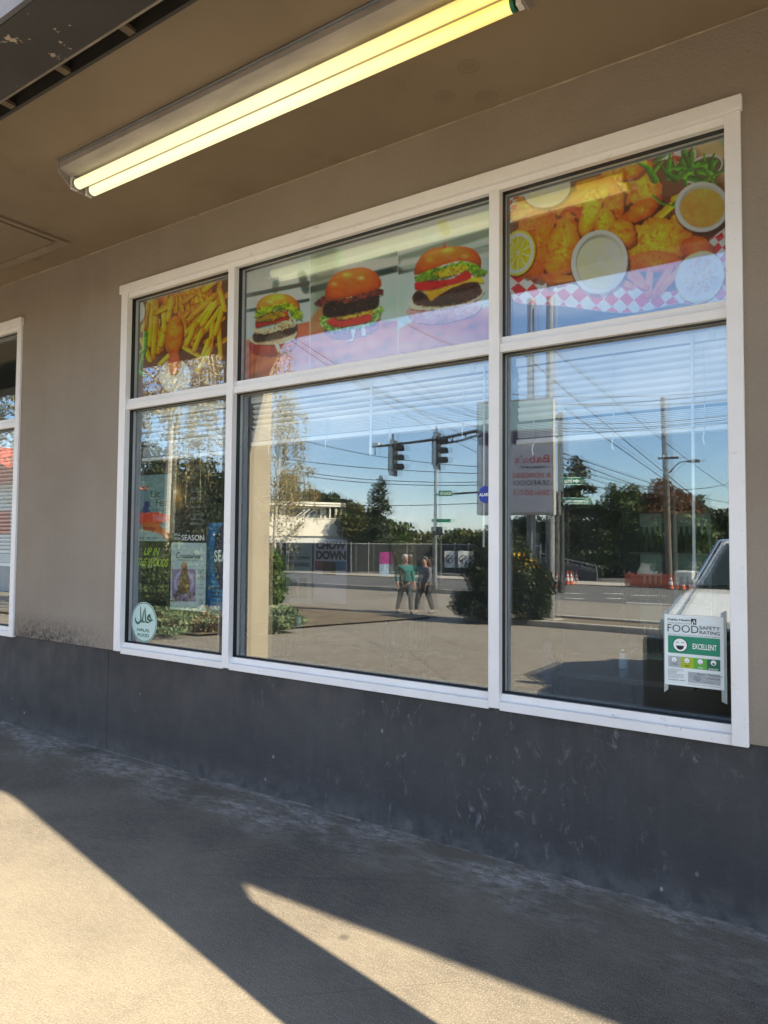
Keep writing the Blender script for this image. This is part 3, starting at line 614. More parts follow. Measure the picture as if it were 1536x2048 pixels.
    def cup(s, cx, cy, rx, ry, ang, sauce, rim=(205, 205, 196), depth=.82):
        d, u, v = s.ell(cx+2, cy+4, rx*1.06, ry*1.06, ang); s.put(s.em(d, rx)*.6, (60, 36, 20))
        d, u, v = s.ell(cx, cy, rx, ry, ang); s.put(s.em(d, rx), np.array(rim)[None, None]*(1-.25*np.clip(u*.5+v*.5, -1, 1))[..., None])
        s.put(s.em(np.abs(d-.94)/.05, 1.5)*.5, (240, 240, 236)); 
        d2, u2, v2 = s.ell(cx+1, cy-1, rx*.87, ry*.87, ang); s.put(s.em(d2, rx), np.array(rim)[None, None]*.72*(1+.1*u2)[..., None])
        d3, u3, v3 = s.ell(cx+1, cy+ry*.04, rx*depth, ry*depth*.96, ang); t = s.n(5)*.12+s.n(12)*.12
        s.put(s.em(d3, rx), np.clip(np.array(sauce)[None, None]*(.88+t+.05*u3-.04*v3)[..., None], 0, 255))
        sp = np.clip((s.n(2.2)-.9)*12, 0, 1)*s.em(d3, rx); s.put(sp*.6, (90, 96, 40))
    def finish(s, grain=7):
        im = s.img; im = (im*2+np.roll(im, 1, 0)+np.roll(im, -1, 0)+np.roll(im, 1, 1)+np.roll(im, -1, 1))/6
        im = im*(.94+.12*vnoise(s.h, s.w, 60, s.seed+90))[..., None]+(vnoise(s.h, s.w, 1.7, s.seed+91)-.5)[..., None]*grain; s.img = np.clip(im, 0, 255); return s
    def lemon(s, cx, cy, rx, ry, ang, flesh, rind=(226, 196, 40), pith=(238, 232, 190), n=10):
        d, u, v = s.ell(cx+2, cy+2, rx*1.04, ry*1.04, ang); s.put(s.em(d, rx)*.6, (60, 30, 10))
        d, u, v = s.ell(cx, cy, rx, ry, ang, .03, 12); s.put(s.em(d, rx), rind)
        s.put(s.em(d/.9, rx), pith)
        a = np.arctan2(v, u); seg = np.abs(np.sin(a*n/2)); inn = np.clip((.76-d)*rx*.8, 0, 1)*np.clip((seg-.16)*7, 0, 1)*np.clip((d-.06)*20, 0, 1)
        s.put(inn, np.clip(np.array(flesh)[None, None]*(.82+.35*s.n(3))[..., None], 0, 255))
    def check(s, poly, cell, ang, a=(186, 22, 26), b=(226, 224, 220), org=(0, 0), skew=.35):
        m, sd = s.poly(poly); t = math.radians(ang); X, Y = s.X-org[0], s.Y-org[1]
        X = X+(s.n(30)-.5)*6; Y = Y+(s.n(30)-.5)*6
        u = (X*math.cos(t)+Y*math.sin(t))/cell; v = (-X*math.sin(t)+Y*math.cos(t)+skew*X)/cell*1.15
        k = (np.floor(u)+np.floor(v)) % 2; col = np.where(k[..., None] > .5, np.array(a)[None, None], np.array(b)[None, None])*(.86+.2*s.n(16))[..., None]
        s.put(m, np.clip(col, 0, 255)); s.put(np.clip(1-np.abs(sd)/1.3, 0, 1)*.6, (236, 232, 228))
    def leaf(s, pts, col=(58, 120, 24), r0=3.5):
        for i in range(len(pts)-1):
            k = i/max(1, len(pts)-2); m, sd, t, _ = s.cap(*pts[i], *pts[i+1], r0*(1-.5*k), r0*(.8-.5*k))
            s.put(m, np.clip(np.array(col)[None, None]*(.7+.35*np.clip(-sd, -1, 1)+.25*s.n(4))[..., None], 0, 255))
    def bun(s, pts, base=(190, 92, 22), hi=None, dark=(110, 40, 8)):
        m, sd = s.poly(pts, 1.2, 1.5); xs = [p[0] for p in pts]; ys = [p[1] for p in pts]; cx, cy = (min(xs)+max(xs))/2, (min(ys)+max(ys))/2; w, h = max(xs)-min(xs), max(ys)-min(ys)
        u, v = (s.X-cx)/w*2, (s.Y-cy)/h*2; sh = np.clip(1.08-.28*v-.22*u**2-.10*u, .3, 1.3)*(.9+.16*s.n(9)+.1*s.n(3))
        col = np.array(base)[None, None]*sh[..., None]; eg = np.clip(1-sd/ (h*.12), 0, 1)[..., None]; col = col*(1-eg*.4)+np.array(dark)*eg*.4
        if hi:
            for (hx, hy, hr, c) in hi:
                g = np.exp(-(((s.X-hx)/hr)**2+((s.Y-hy)/(hr*.6))**2))[..., None]*(.6+.5*s.n(3)[..., None]); col = col*(1-np.clip(g, 0, 1)*.8)+np.array(c)*np.clip(g, 0, 1)*.8
        s.put(m, np.clip(col, 0, 255))
    def band(s, pts, base, rough=.3, wob=3, cell=4, dark=None, tex=2.5):
        s.put(s.poly([(x+1, y+2) for x, y in pts], 2, wob, cell)[0]*.5, (30, 14, 8))
        m, sd = s.poly(pts, 1.2, wob, cell); t = s.n(tex)*.6+s.n(tex*2.6)*.6
        col = np.array(base)[None, None]*(1-rough+rough*1.7*t)[..., None]
        ys = [p[1] for p in pts]; g = (s.Y-min(ys))/(max(ys)-min(ys)+1e-6)-s.X*0; col = col*np.clip(1.12-.3*g, .5, 1.2)[..., None]
        if dark: k = np.clip((s.n(tex*1.6)-.55)*5, 0, 1)[..., None]; col = col*(1-k*.6)+np.array(dark)*k*.6
        s.put(m, np.clip(col, 0, 255))

def print_panel(name, cv, x0, x1, z0, z1, y, parent, gain=1.0, step=.0033, rough=.5):
    """a flat print: a fine grid whose vertices carry the printed colours"""
    nx = int((x1-x0)/step); nz_ = int((z1-z0)/step)
    X, Z = np.meshgrid(np.linspace(x0, x1, nx+1), np.linspace(z0, z1, nz_+1))
    p = np.stack([X, np.full_like(X, y), Z], -1).reshape(-1, 3); d = p-CAM
    dz = d@LK; px = PXC+F*(d@RT)/dz; py = PYC-F*(d@UP)/dz
    fx = np.clip((px-cv.x0)*cv.r, 0, cv.w-1.001); fy = np.clip((py-cv.y0)*cv.r, 0, cv.h-1.001); ix, iy = fx.astype(int), fy.astype(int); ax, ay = (fx-ix)[:, None], (fy-iy)[:, None]
    I = np.clip(cv.img, 0, 255)/255; c = (I[iy, ix]*(1-ax)+I[iy, ix+1]*ax)*(1-ay)+(I[iy+1, ix]*(1-ax)+I[iy+1, ix+1]*ax)*ay
    c = np.where(c <= .04045, c/12.92, ((c+.055)/1.055)**2.4)**1.12*gain
    me = bpy.data.meshes.new(name); nv = len(p); me.vertices.add(nv); me.vertices.foreach_set('co', p.ravel())
    i, j = np.meshgrid(np.arange(nx), np.arange(nz_)); b = (j*(nx+1)+i).ravel(); q = np.stack([b, b+1, b+nx+2, b+nx+1], -1).ravel()
    me.loops.add(len(q)); me.loops.foreach_set('vertex_index', q.astype(np.int32)); me.polygons.add(len(b)); me.polygons.foreach_set('loop_start', np.arange(0, len(q), 4, dtype=np.int32)); me.update(calc_edges=True)
    at = me.color_attributes.new('ink', 'FLOAT_COLOR', 'POINT'); at.data.foreach_set('color', np.concatenate([np.clip(c, 0, .93), np.ones((nv, 1))], 1).ravel())
    o = bpy.data.objects.new(name, me); C.objects.link(o)
    m = bpy.data.materials.new('printed_'+name); m.use_nodes = True; t = m.node_tree; bs = t.nodes['Principled BSDF']; bs.inputs['Roughness'].default_value = rough
    a = t.nodes.new('ShaderNodeAttribute'); a.attribute_name = 'ink'; t.links.new(a.outputs['Color'], bs.inputs['Base Color']); me.materials.append(m)
    so_ = o.modifiers.new('thickness', 'SOLIDIFY'); so_.thickness = .0006; so_.offset = -1 if False else 1
    if parent is not None: setp(o, parent)
    return o

# ---- left print: fries ----
def art_fries():
    c = Cv(255, 540, 460, 800, (96, 52, 26), 1.5, 100); random.seed(21)
    c.put(c.n(20)*.5, (60, 30, 16)); c.put(c.poly([(255, 700), (300, 640), (330, 800), (255, 800)])[0]*.35, (130, 96, 70))
    c.put(c.poly([(440, 540), (460, 540), (460, 800), (436, 800)])[0]*.5, (80, 60, 40))
    c.fried(330, 592, 26, 18, 20, (160, 84, 22)); c.fried(356, 606, 16, 20, 0, (200, 130, 30)); c.fried(392, 590, 34, 26, -20, (222, 148, 30)); c.fried(398, 606, 26, 16, 10, (214, 128, 24))
    for k in range(60): 
        x = random.uniform(290, 440); y = random.uniform(600, 700); a = random.uniform(-1.9, -1.1) if random.random() < .6 else random.uniform(-1.1, -.4); l = random.uniform(22, 44)
        c.fry(x, y, x+math.cos(a)*l, y+math.sin(a)*l, random.uniform(3.6, 4.8), (198, 142, 22))
    for f in ((301, 592, 290, 655), (306, 596, 299, 690), (313, 604, 306, 715), (330, 640, 316, 704), (341, 600, 322, 690), (327, 618, 329, 660), (296, 610, 285, 660), (312, 625, 346, 606),
              (430, 590, 368, 648), (424, 608, 384, 662), (432, 605, 404, 650), (442, 616, 398, 676), (426, 648, 420, 700), (437, 645, 441, 715), (447, 610, 430, 668), (368, 640, 374, 690), (392, 648, 362, 674), (386, 660, 372, 690),
              (360, 690, 405, 716), (404, 660, 388, 700), (418, 680, 405, 712), (350, 700, 320, 728), (438, 555, 408, 582), (440, 580, 450, 620), (284, 680, 300, 720), (345, 596, 336, 640), (420, 700, 395, 742)):
        c.fry(*f, random.uniform(4.2, 5.2), (232, 178, 28) if random.random() < .7 else (214, 150, 24))
    c.fried(349, 672, 17, 42, 3, (196, 116, 22), .12); 
    c.cup(268, 622, 22, 28, 0, (206, 198, 170), (210, 204, 186)); c.cup(350, 752, 31, 34, 0, (206, 214, 184), (196, 200, 190)); c.fried(348, 726, 12, 24, 4, (190, 84, 40), .1)
    c.leaf([(291, 666), (290, 700), (282, 730), (276, 760), (270, 790)], (110, 160, 40), 5); c.leaf([(288, 700), (272, 712)], (110, 160, 40), 4); c.leaf([(280, 740), (290, 752)], (120, 170, 60), 4)
    return c.finish()
def burger_back(c, x0, x1, cables):
    g = np.clip((c.Y-(360+ (900-c.X)*.27))/330, 0, 1)[..., None]; m = ((c.X >= x0) & (c.X < x1)).astype(float)
    base = np.array((168, 196, 180))*(1-g)+np.array((150, 168, 160))*g; c.put(m, base)
    for (xa, ya, xb, yb, r, col, al) in cables:
        mm, _, t, d = c.cap(xa, ya, xb, yb, r, r); dd = np.clip(1.25-d, 0, 1)/1.25; c.put(m*np.clip(dd*2.0, 0, 1)*al, col)
def wood(c, x0, x1, pts, col=(176, 92, 58)):
    m = ((c.X >= x0) & (c.X < x1)); g = c.poly(pts, 6)[0]*m; st = (np.sin((c.Y*1.0+c.X*.38)*.22+c.n(40)*5)*.5+.5)*.16+(np.sin((c.Y+c.X*.38)*1.3+c.n(30)*4)*.5+.5)*.06+vnoise(c.h, c.w, 26, 77)*.34-.04
    c.put(g, np.clip(np.array(col)[None, None]*(.72+st)[..., None], 0, 255))
def art_burgers():
    c = Cv(472, 385, 985, 770, (150, 170, 160), 1.4, 300); random.seed(5)
    dk = (44, 52, 52)
    burger_back(c, 472, 620, ((470, 596, 640, 562, 4.5, dk, .95), (470, 626, 640, 596, 3.5, dk, .9), (470, 612, 700, 572, 7, (205, 214, 204), .8), (552, 566, 550, 580, 7, dk, .6), (604, 550, 612, 580, 9, dk, .8)))
    burger_back(c, 620, 796, ((600, 585, 800, 536, 7, dk, .95), (600, 566, 800, 508, 8, (60, 66, 64), .5), (780, 420, 860, 425, 12, (90, 190, 170), .5), (690, 480, 790, 455, 22, (200, 214, 196), .6), (640, 545, 800, 520, 9, (196, 204, 196), .7)))
    burger_back(c, 796, 985, ((770, 548, 985, 495, 8, dk, .95), (770, 530, 985, 462, 10, (66, 72, 70), .6), (880, 436, 892, 462, 12, (150, 120, 60), .5), (810, 530, 985, 500, 12, (205, 212, 200), .6), (796, 440, 985, 395, 24, (176, 206, 182), .5), (955, 560, 985, 560, 20, (186, 200, 190), .6)))
    c.put(c.poly([(620, 470), (680, 440), (680, 600), (620, 660)], 30)[0]*(c.X > 620)*.55, (84, 84, 70))
    wood(c, 472, 620, [(472, 690), (520, 668), (630, 640), (640, 780), (472, 780)]); wood(c, 620, 796, [(600, 672), (660, 650), (800, 640), (800, 780), (600, 780)]); wood(c, 796, 985, [(780, 668), (830, 640), (990, 612), (990, 780), (780, 780)])
    c.put(c.poly([(620, 640), (650, 600), (650, 670), (620, 690)], 8)[0]*(c.X > 620)*.8, (150, 92, 50))
    # burger one
    c.band([(503, 684), (500, 700), (512, 709), (545, 712), (575, 704), (592, 690), (590, 668), (560, 676)], (150, 42, 30), .3, 2)
    c.band([(502, 676), (506, 687), (530, 690), (560, 688), (582, 682), (592, 672), (590, 662), (545, 668)], (206, 176, 144), .2, 2); c.band([(548, 686), (558, 688), (562, 702), (556, 706), (552, 696)], (226, 206, 180), .1, 1)
    c.band([(506, 674), (512, 664), (545, 656), (588, 650), (592, 664), (560, 676), (515, 684)], (46, 26, 20), .7, 3, 3, (16, 8, 8), 1.8)
    c.band([(508, 652), (520, 658), (560, 652), (590, 644), (590, 652), (550, 664), (512, 668)], (214, 190, 150), .3, 4, 4, (110, 70, 30))
    c.band([(540, 640), (585, 636), (588, 652), (560, 652)], (206, 190, 140), .4, 4, 3, (70, 50, 20))
    c.band([(510, 646), (520, 628), (575, 622), (580, 636), (545, 648), (512, 656)], (162, 40, 24), .3, 2)
    c.band([(512, 640), (520, 630), (560, 620), (575, 630), (545, 642), (515, 644)], (150, 120, 28), .4, 4, 3)
    c.bun([(512, 620), (516, 604), (530, 592), (556, 587), (580, 591), (597, 606), (600, 622), (596, 634), (575, 622), (545, 618), (515, 630)], (200, 112, 32), [(556, 594, 10, (238, 226, 70)), (540, 604, 6, (240, 200, 140))])
    c.band([(510, 634), (512, 618), (540, 612), (575, 606), (597, 618), (605, 632), (600, 640), (585, 632), (575, 620), (545, 622), (525, 632)], (140, 160, 24), .5, 7, 4, (40, 60, 10))
    # burger two
    c.band([(648, 655), (655, 672), (680, 678), (715, 674), (750, 660), (758, 640), (745, 636), (700, 652)], (150, 80, 100), .25, 2)
    c.band([(700, 650), (712, 656), (706, 682), (690, 684), (706, 676), (702, 660)], (232, 222, 220), .1, 1)
    c.band([(722, 655), (730, 652), (732, 672), (724, 672)], (232, 222, 220), .1, 1)
    c.band([(640, 646), (650, 628), (690, 640), (730, 628), (760, 612), (764, 622), (752, 646), (720, 656), (660, 664)], (96, 132, 40), .5, 8, 5, (200, 210, 170))
    c.band([(656, 640), (690, 630), (738, 628), (742, 640), (720, 648), (680, 654), (660, 650)], (196, 34, 20), .25, 2)
    c.band([(668, 630), (700, 622), (744, 618), (750, 626), (715, 634), (676, 642)], (176, 142, 24), .5, 5, 4, (90, 70, 10))
    c.band([(646, 618), (660, 604), (700, 596), (750, 590), (758, 600), (752, 616), (720, 624), (680, 632), (650, 632)], (52, 28, 22), .7, 4, 3, (20, 10, 8), 1.8)
    c.band([(678, 600), (718, 592), (714, 600), (690, 608)], (224, 150, 30), .15, 1)
    c.band([(630, 606), (650, 592), (690, 598), (730, 580), (762, 578), (764, 590), (735, 594), (700, 604), (660, 604), (640, 612)], (78, 32, 26), .6, 6, 4, (160, 70, 60))
    c.bun([(650, 590), (654, 570), (668, 550), (690, 540), (722, 535), (745, 541), (760, 556), (762, 572), (750, 580), (715, 590), (680, 598), (654, 602)], (188, 84, 20), [(694, 550, 9, (240, 196, 70)), (722, 556, 7, (250, 200, 150)), (668, 568, 8, (236, 170, 90))])
    # burger three
    c.band([(817, 618), (818, 632), (835, 645), (870, 648), (910, 642), (950, 628), (964, 608), (945, 600), (890, 612)], (188, 132, 130), .25, 2)
    c.band([(816, 604), (824, 618), (870, 620), (930, 610), (962, 594), (964, 576), (900, 596), (830, 598)], (232, 208, 170), .15, 3)
    c.band([(824, 596), (836, 580), (860, 590), (905, 572), (945, 562), (960, 572), (962, 588), (930, 604), (880, 612), (836, 610)], (62, 30, 22), .7, 4, 3, (24, 10, 8), 1.8)
    c.band([(836, 574), (870, 578), (920, 562), (958, 552), (966, 566), (940, 564), (905, 576), (876, 592), (862, 602), (850, 586)], (236, 150, 26), .12, 1.5)
    c.band([(830, 568), (845, 562), (900, 558), (935, 540), (940, 556), (905, 568), (870, 578), (834, 580)], (190, 34, 28), .25, 3)
    c.band([(830, 560), (840, 546), (870, 536), (930, 524), (955, 530), (968, 542), (975, 538), (968, 550), (950, 552), (930, 540), (890, 556), (850, 562)], (104, 138, 24), .5, 7, 4, (40, 70, 10))
    c.band([(868, 546), (900, 534), (936, 530), (934, 540), (910, 550), (880, 556)], (176, 150, 26), .4, 5, 4, (90, 80, 10))
    c.bun([(829, 550), (832, 530), (845, 510), (862, 498), (890, 493), (925, 493), (948, 500), (962, 518), (961, 536), (952, 528), (920, 522), (880, 532), (850, 544)], (190, 88, 20), [(896, 500, 10, (246, 206, 60)), (930, 512, 8, (240, 170, 110)), (860, 520, 9, (232, 150, 60))])
    c.put(c.poly([(886, 496), (889, 484), (893, 496)])[0], (170, 30, 40))
    for xs in (620, 796): c.put(np.clip(1.2-np.abs(c.X-xs), 0, 1)*.6, (215, 222, 215))
    return c.finish()
def art_tenders():
    c = Cv(1000, 240, 1470, 690, (92, 52, 26), 1.3, 600); random.seed(9)
    c.put(c.poly([(1330, 240), (1470, 240), (1470, 380), (1380, 300)], 30)[0], (170, 150, 110)); c.put(c.poly([(1400, 240), (1470, 240), (1470, 320)], 10)[0]*.8, (120, 150, 130))
    c.put(c.poly([(1000, 590), (1200, 630), (1250, 690), (1000, 690)], 8)[0], (70, 40, 40)); c.put(c.poly([(1010, 600), (1470, 600), (1470, 700), (1010, 700)], 8)[0], (58, 44, 56))
    c.check([(1262, 310), (1310, 290), (1372, 278), (1392, 310), (1372, 330), (1330, 318), (1290, 336)], 15, 30)
    c.check([(1006, 380), (1056, 360), (1066, 400), (1040, 440), (1006, 450)], 11, 10); c.check([(1420, 480), (1470, 440), (1470, 600), (1410, 590)], 17, -30)
    c.check([(1014, 552), (1060, 556), (1120, 566), (1200, 575), (1262, 566), (1340, 585), (1420, 560), (1470, 600), (1440, 620), (1370, 606), (1330, 612), (1250, 626), (1130, 612), (1040, 606), (1024, 590)], 22, 50, skew=.1)
    c.cup(1405, 338, 44, 24, -25, (72, 70, 40), (206, 210, 206), .9)
    for f in ((1150, 350, 1240, 320), (1160, 372, 1240, 350), (1140, 400, 1200, 360), (1120, 420, 1200, 380), (1240, 340, 1300, 330), (1260, 322, 1296, 330)): c.fry(*f, 9, (226, 160, 28))
    c.put(c.poly([(1240, 322), (1290, 318), (1296, 330), (1250, 332)], 2, 2)[0], (214, 206, 40))
    for f in ((1044, 405, 1130, 420, 1), (1030, 430, 1150, 415, 1), (1080, 440, 1190, 400, 1), (1140, 420, 1210, 380, 1)): c.fry(f[0], f[1], f[2], f[3], 12, (226, 142, 24))
    c.fried(1240, 375, 42, 38, 20, (212, 134, 26)); c.fried(1200, 400, 50, 30, -50, (216, 140, 26)); c.fried(1290, 380, 34, 40, 0, (214, 140, 28)); c.fried(1262, 345, 30, 14, -20, (206, 120, 24)); c.fried(1226, 420, 22, 46, 12, (200, 116, 22)); c.fried(1150, 435, 30, 24, 0, (150, 70, 16))
    c.fried(1080, 490, 52, 74, 8, (196, 104, 18)); c.fried(1124, 500, 32, 76, 14, (206, 122, 22)); c.fried(1180, 430, 18, 48, 20, (222, 158, 28), .1)
    c.fry(1335, 450, 1370, 420, 8); c.fry(1310, 440, 1350, 405, 8); c.fry(1360, 436, 1392, 410, 8); c.fried(1285, 420, 44, 18, -30, (190, 100, 20)); c.fried(1370, 400, 26, 14, 0, (214, 150, 36))
    c.fried(1210, 446, 22, 30, 10, (206, 140, 26), .15); c.fried(1315, 490, 70, 56, -10, (214, 134, 24)); c.fried(1245, 470, 28, 30, 0, (206, 124, 24)); c.fried(1395, 500, 34, 28, 20, (176, 84, 20)); c.fried(1310, 524, 52, 22, 0, (186, 96, 26))
    for f in ((1268, 540, 1300, 588), (1300, 540, 1296, 590), (1340, 535, 1306, 592), (1368, 530, 1318, 584), (1250, 545, 1290, 574), (1226, 556, 1262, 572), (1110, 560, 1150, 556)): c.fry(*f, 7, (190, 96, 44))
    random.seed(3)
    for k in range(24):
        x = random.uniform(1308, 1424); y = random.uniform(318, 372); a = random.uniform(-2.6, .4); l = random.uniform(14, 30); b = a+random.uniform(-.6, .6)
        c.leaf([(x, y), (x+l*math.cos(a), y+l*math.sin(a)), (x+l*math.cos(a)+l*.8*math.cos(b), y+l*math.sin(a)+l*.8*math.sin(b))], random.choice([(70, 140, 24), (48, 108, 20), (100, 160, 40)]), random.uniform(4, 9))
    c.leaf([(1350, 410), (1366, 394), (1390, 380), (1412, 360), (1440, 346)], (92, 150, 34), 6); c.leaf([(1306, 392), (1322, 406), (1345, 412), (1370, 402)], (90, 150, 34), 3)
    for q in range(6): c.leaf([(1376+q*9, 390-q*7), (1382+q*10, 404-q*7)], (80, 140, 30), 3.5)
    c.cup(1094, 378, 48, 36, -18, (196, 206, 150)); c.cup(1404, 414, 54, 50, -8, (216, 138, 62)); c.cup(1199, 524, 56, 64, 12, (214, 206, 146), (200, 198, 184))
    c.lemon(1036, 506, 34, 46, 14, (206, 160, 20)); c.lemon(1400, 554, 46, 54, 35, (196, 160, 150), (226, 200, 140), (232, 222, 196), 9)
    return c.finish()
pr = ((art_fries, bays[0], 'fries_print', 'colour print of fries, breaded strip and dip cup, leftmost above the big window transom'),
      (art_burgers, bays[1], 'burger_print', 'wide colour print of three burgers on dark wood above the middle pane'),
      (art_tenders, bays[2], 'tenders_print', 'colour print of fried tenders, lemon slices, salad and dips on red checked paper'))
for fn, (a, b), nm, lb in pr:
    o = print_panel(nm, fn(), a+.012, b-.012, 2.384, 3.050, .0715, None, 2.75, .0030 if nm != 'burger_print' else .0034)
    tag(o, lb, 'window poster', 'food prints filling the upper panes')

# ---- papers taped inside the lower panes ----
def frame_px(y):                                     # sign plane given by the wall; u,v are x and z in metres
    return lambda u, v: (u, y, v)
def wx(px, py, y): p = P(px, py, y); return p[0], p[2]
def sheet_poster(name, x0, x1, z0, z1, y, cv, label, cat='poster', group=None, base=None, step=.0028):
    t = thing(name, ((x0+x1)/2, y, z0), label, cat, group)
    if cv is None:
        mb = MB(); mb.box(x0, x1, y, y+.0006, z0, z1); o = mb.build('paper', base, t)
    else: o = print_panel('paper', cv, x0, x1, z0, z1, y, t, 1.5, step)
    return t
PY = .112
def rect(px0, py0, px1, py1, y):
    x0, z1 = wx(px0, py0, y); x1, _ = wx(px1, py0, y); _, z0 = wx(px0, py1, y); return x0, x1, z0, z1
def smooth_letters(t, mname, items, y, bold=0, shear=0, rot=0):
    its = []
    for (s_, px, py, hp, wp) in items:
        x, z = wx(px, py, y); _, zt = wx(px, py-hp, y); x2, _ = wx(px+wp, py, y); its.append((s_, x, z, zt-z, x2-x, rot))
    return lettering(t, M[mname] if isinstance(mname, str) else mname, its, frame_px(y), bold, shear=shear)
# festival poster with a red fish and a hand
c = Cv(262, 940, 350, 1095, (118, 146, 144), 1.5, 900); c.put(c.n(9)*.35, (90, 120, 122)); c.put(c.poly([(262, 1060), (350, 1060), (350, 1095), (262, 1095)])[0], (150, 166, 166))
c.put(c.poly([(276, 1040), (290, 1005), (300, 1020), (298, 1045)], 2, 4)[0], (60, 70, 120)); c.put(c.poly([(286, 1002), (300, 1004), (296, 1016)], 2, 4)[0], (60, 60, 110))
c.put(c.poly([(268, 1018), (276, 1026), (300, 1024), (330, 1028), (344, 1036), (330, 1044), (300, 1048), (270, 1046)], 1.5, 3)[0], (222, 70, 44)); c.put(c.poly([(306, 1026), (340, 1034), (330, 1042), (306, 1042)], 2, 3)[0], (226, 120, 110))
c.put(c.poly([(286, 1048), (312, 1044), (326, 1056), (342, 1064), (342, 1086), (330, 1076), (312, 1064), (288, 1060)], 1.5, 3)[0], (190, 104, 40)); c.put(c.poly([(286, 1052), (310, 1056), (306, 1064), (288, 1060)], 1.5, 3)[0], (150, 44, 34))
r_ = rect(271, 952, 341, 1082, PY)
t = sheet_poster('event_poster', *r_, PY, c, 'teal grey Deaf Lit Fest poster with a red fish and a hand', 'poster', 'event posters taped in the left pane')
smooth_letters(t, 'ink', [('Deaf', 275, 982, 14, 22), ('Lit', 302, 995, 13, 18), ('Fest', 312, 1012, 14, 25)], PY-.002)
smooth_letters(t, 'inkgrey', [('SEATTLE READS', 305, 1022, 4, 34), ('ooo  oo  oooo  oo', 276, 1078, 4, 58)], PY-.002)
# dark season poster
c = Cv(340, 945, 420, 1095, (14, 15, 14), 1.5, 940); g = np.exp(-(((c.X-354)/16)**2+((c.Y-990)/30)**2)); c.put(g, (180, 140, 60)); c.put(np.exp(-(((c.X-350)/6)**2+((c.Y-984)/6)**2)), (230, 220, 190))
c.put(np.clip((c.n(5)-.55)*5, 0, 1)*np.exp(-(((c.X-368)/16)**2+((c.Y-1000)/16)**2)), (190, 130, 40)); c.put(np.clip((c.n(7)-.6)*4, 0, 1)*(c.X > 372)*.5*(c.Y < 1062), (66, 64, 34))
r_ = rect(347, 956, 411, 1083, PY)
t = sheet_poster('event_poster', *r_, PY, c, 'black poster with a golden glow and FALL 2024 SEASON in white', 'poster', 'event posters taped in the left pane')
smooth_letters(t, 'white_ink', [('SEASON', 363, 1080.5, 11, 45)], PY-.002, .02); smooth_letters(t, 'white_ink', [('FALL', 348, 1071.5, 5, 13), ('2024', 348, 1079.5, 5, 13)], PY-.002, .01)
smooth_letters(t, 'greyink', [('THE COMEDY OF', 381, 985, 3, 24), ('GIFTS', 381, 1000, 5, 20), ('LIVE MUSIC', 381, 1016, 3, 24), ('OCT 12 - NOV 3', 381, 1030, 3, 24), ('TICKETS AT DOOR', 381, 1040, 3, 24), ('DEC 6 - DEC 24', 381, 1050, 3, 24)], PY-.002)
# woods poster
c = Cv(262, 1080, 350, 1240, (20, 24, 22), 1.5, 960); c.put(np.clip((c.n(4)-.5)*4, 0, 1)*(c.Y > 1120)*.5, (40, 70, 30)); c.put(c.poly([(262, 1086), (350, 1086), (350, 1112), (262, 1112)])[0], (34, 36, 42))
r_ = rect(270, 1094, 339, 1216, PY)
t = sheet_poster('event_poster', *r_, PY, c, 'dark poster with neon green hand lettering UP IN THE WOODS, above the oval sticker', 'poster', 'event posters taped in the left pane')
smooth_letters(t, 'limetext', [('UP IN', 288, 1110, 15, 32), ('THE WOODS', 276, 1131, 15, 61)], PY-.002, .02, .45)
# croatia poster
c = Cv(338, 1078, 425, 1226, (166, 182, 184), 1.5, 980); c.put(c.poly([(344, 1138), (391, 1138), (391, 1203), (344, 1203)])[0], (136, 112, 150)); d, u, v = c.ell(368, 1165, 22, 26); c.put(np.clip(1-np.abs(d-.8)*5, 0, 1)*.6, (190, 200, 220))
c.put(c.poly([(362, 1150), (364, 1130), (368, 1124), (374, 1130), (376, 1150), (380, 1176), (372, 1188), (356, 1182)], 1.5, 2)[0], (104, 66, 48)); d, u, v = c.ell(368, 1130, 4.5, 6.5); c.put(c.em(d, 5), (170, 116, 84)); c.put(np.clip((c.n(4)-.5)*4, 0, 1)*(c.Y > 1180)*(c.Y < 1203)*(c.X < 391), (70, 60, 60))
r_ = rect(343, 1085, 413, 1218, PY+.004)
t = sheet_poster('event_poster', *r_, PY+.004, c, 'pale grey Croatia Fest poster with a purple square and dark haired figure', 'poster', 'event posters taped in the left pane')
smooth_letters(t, 'ink', [('C', 352, 1116, 12, 8), ('roatiaFest', 360, 1116, 9, 42)], PY+.002, .01, .3)
smooth_letters(t, 'inkgrey', [('A FREE CULTURAL FESTIVAL', 354, 1121, 2.5, 44), ('OCT', 396, 1148, 9, 12), ('6TH', 396, 1160, 9, 12), ('11 AM', 397, 1170, 3, 9), ('6 PM', 397, 1177, 3, 9), ('FREE', 397, 1190, 3, 8), ('ALL', 398, 1202, 4, 8), ('AGES', 398, 1208, 4, 8), ('WA 425', 347, 1094, 3, 12), ('oo  o  oo  oooo', 348, 1214, 3, 50)], PY+.002)
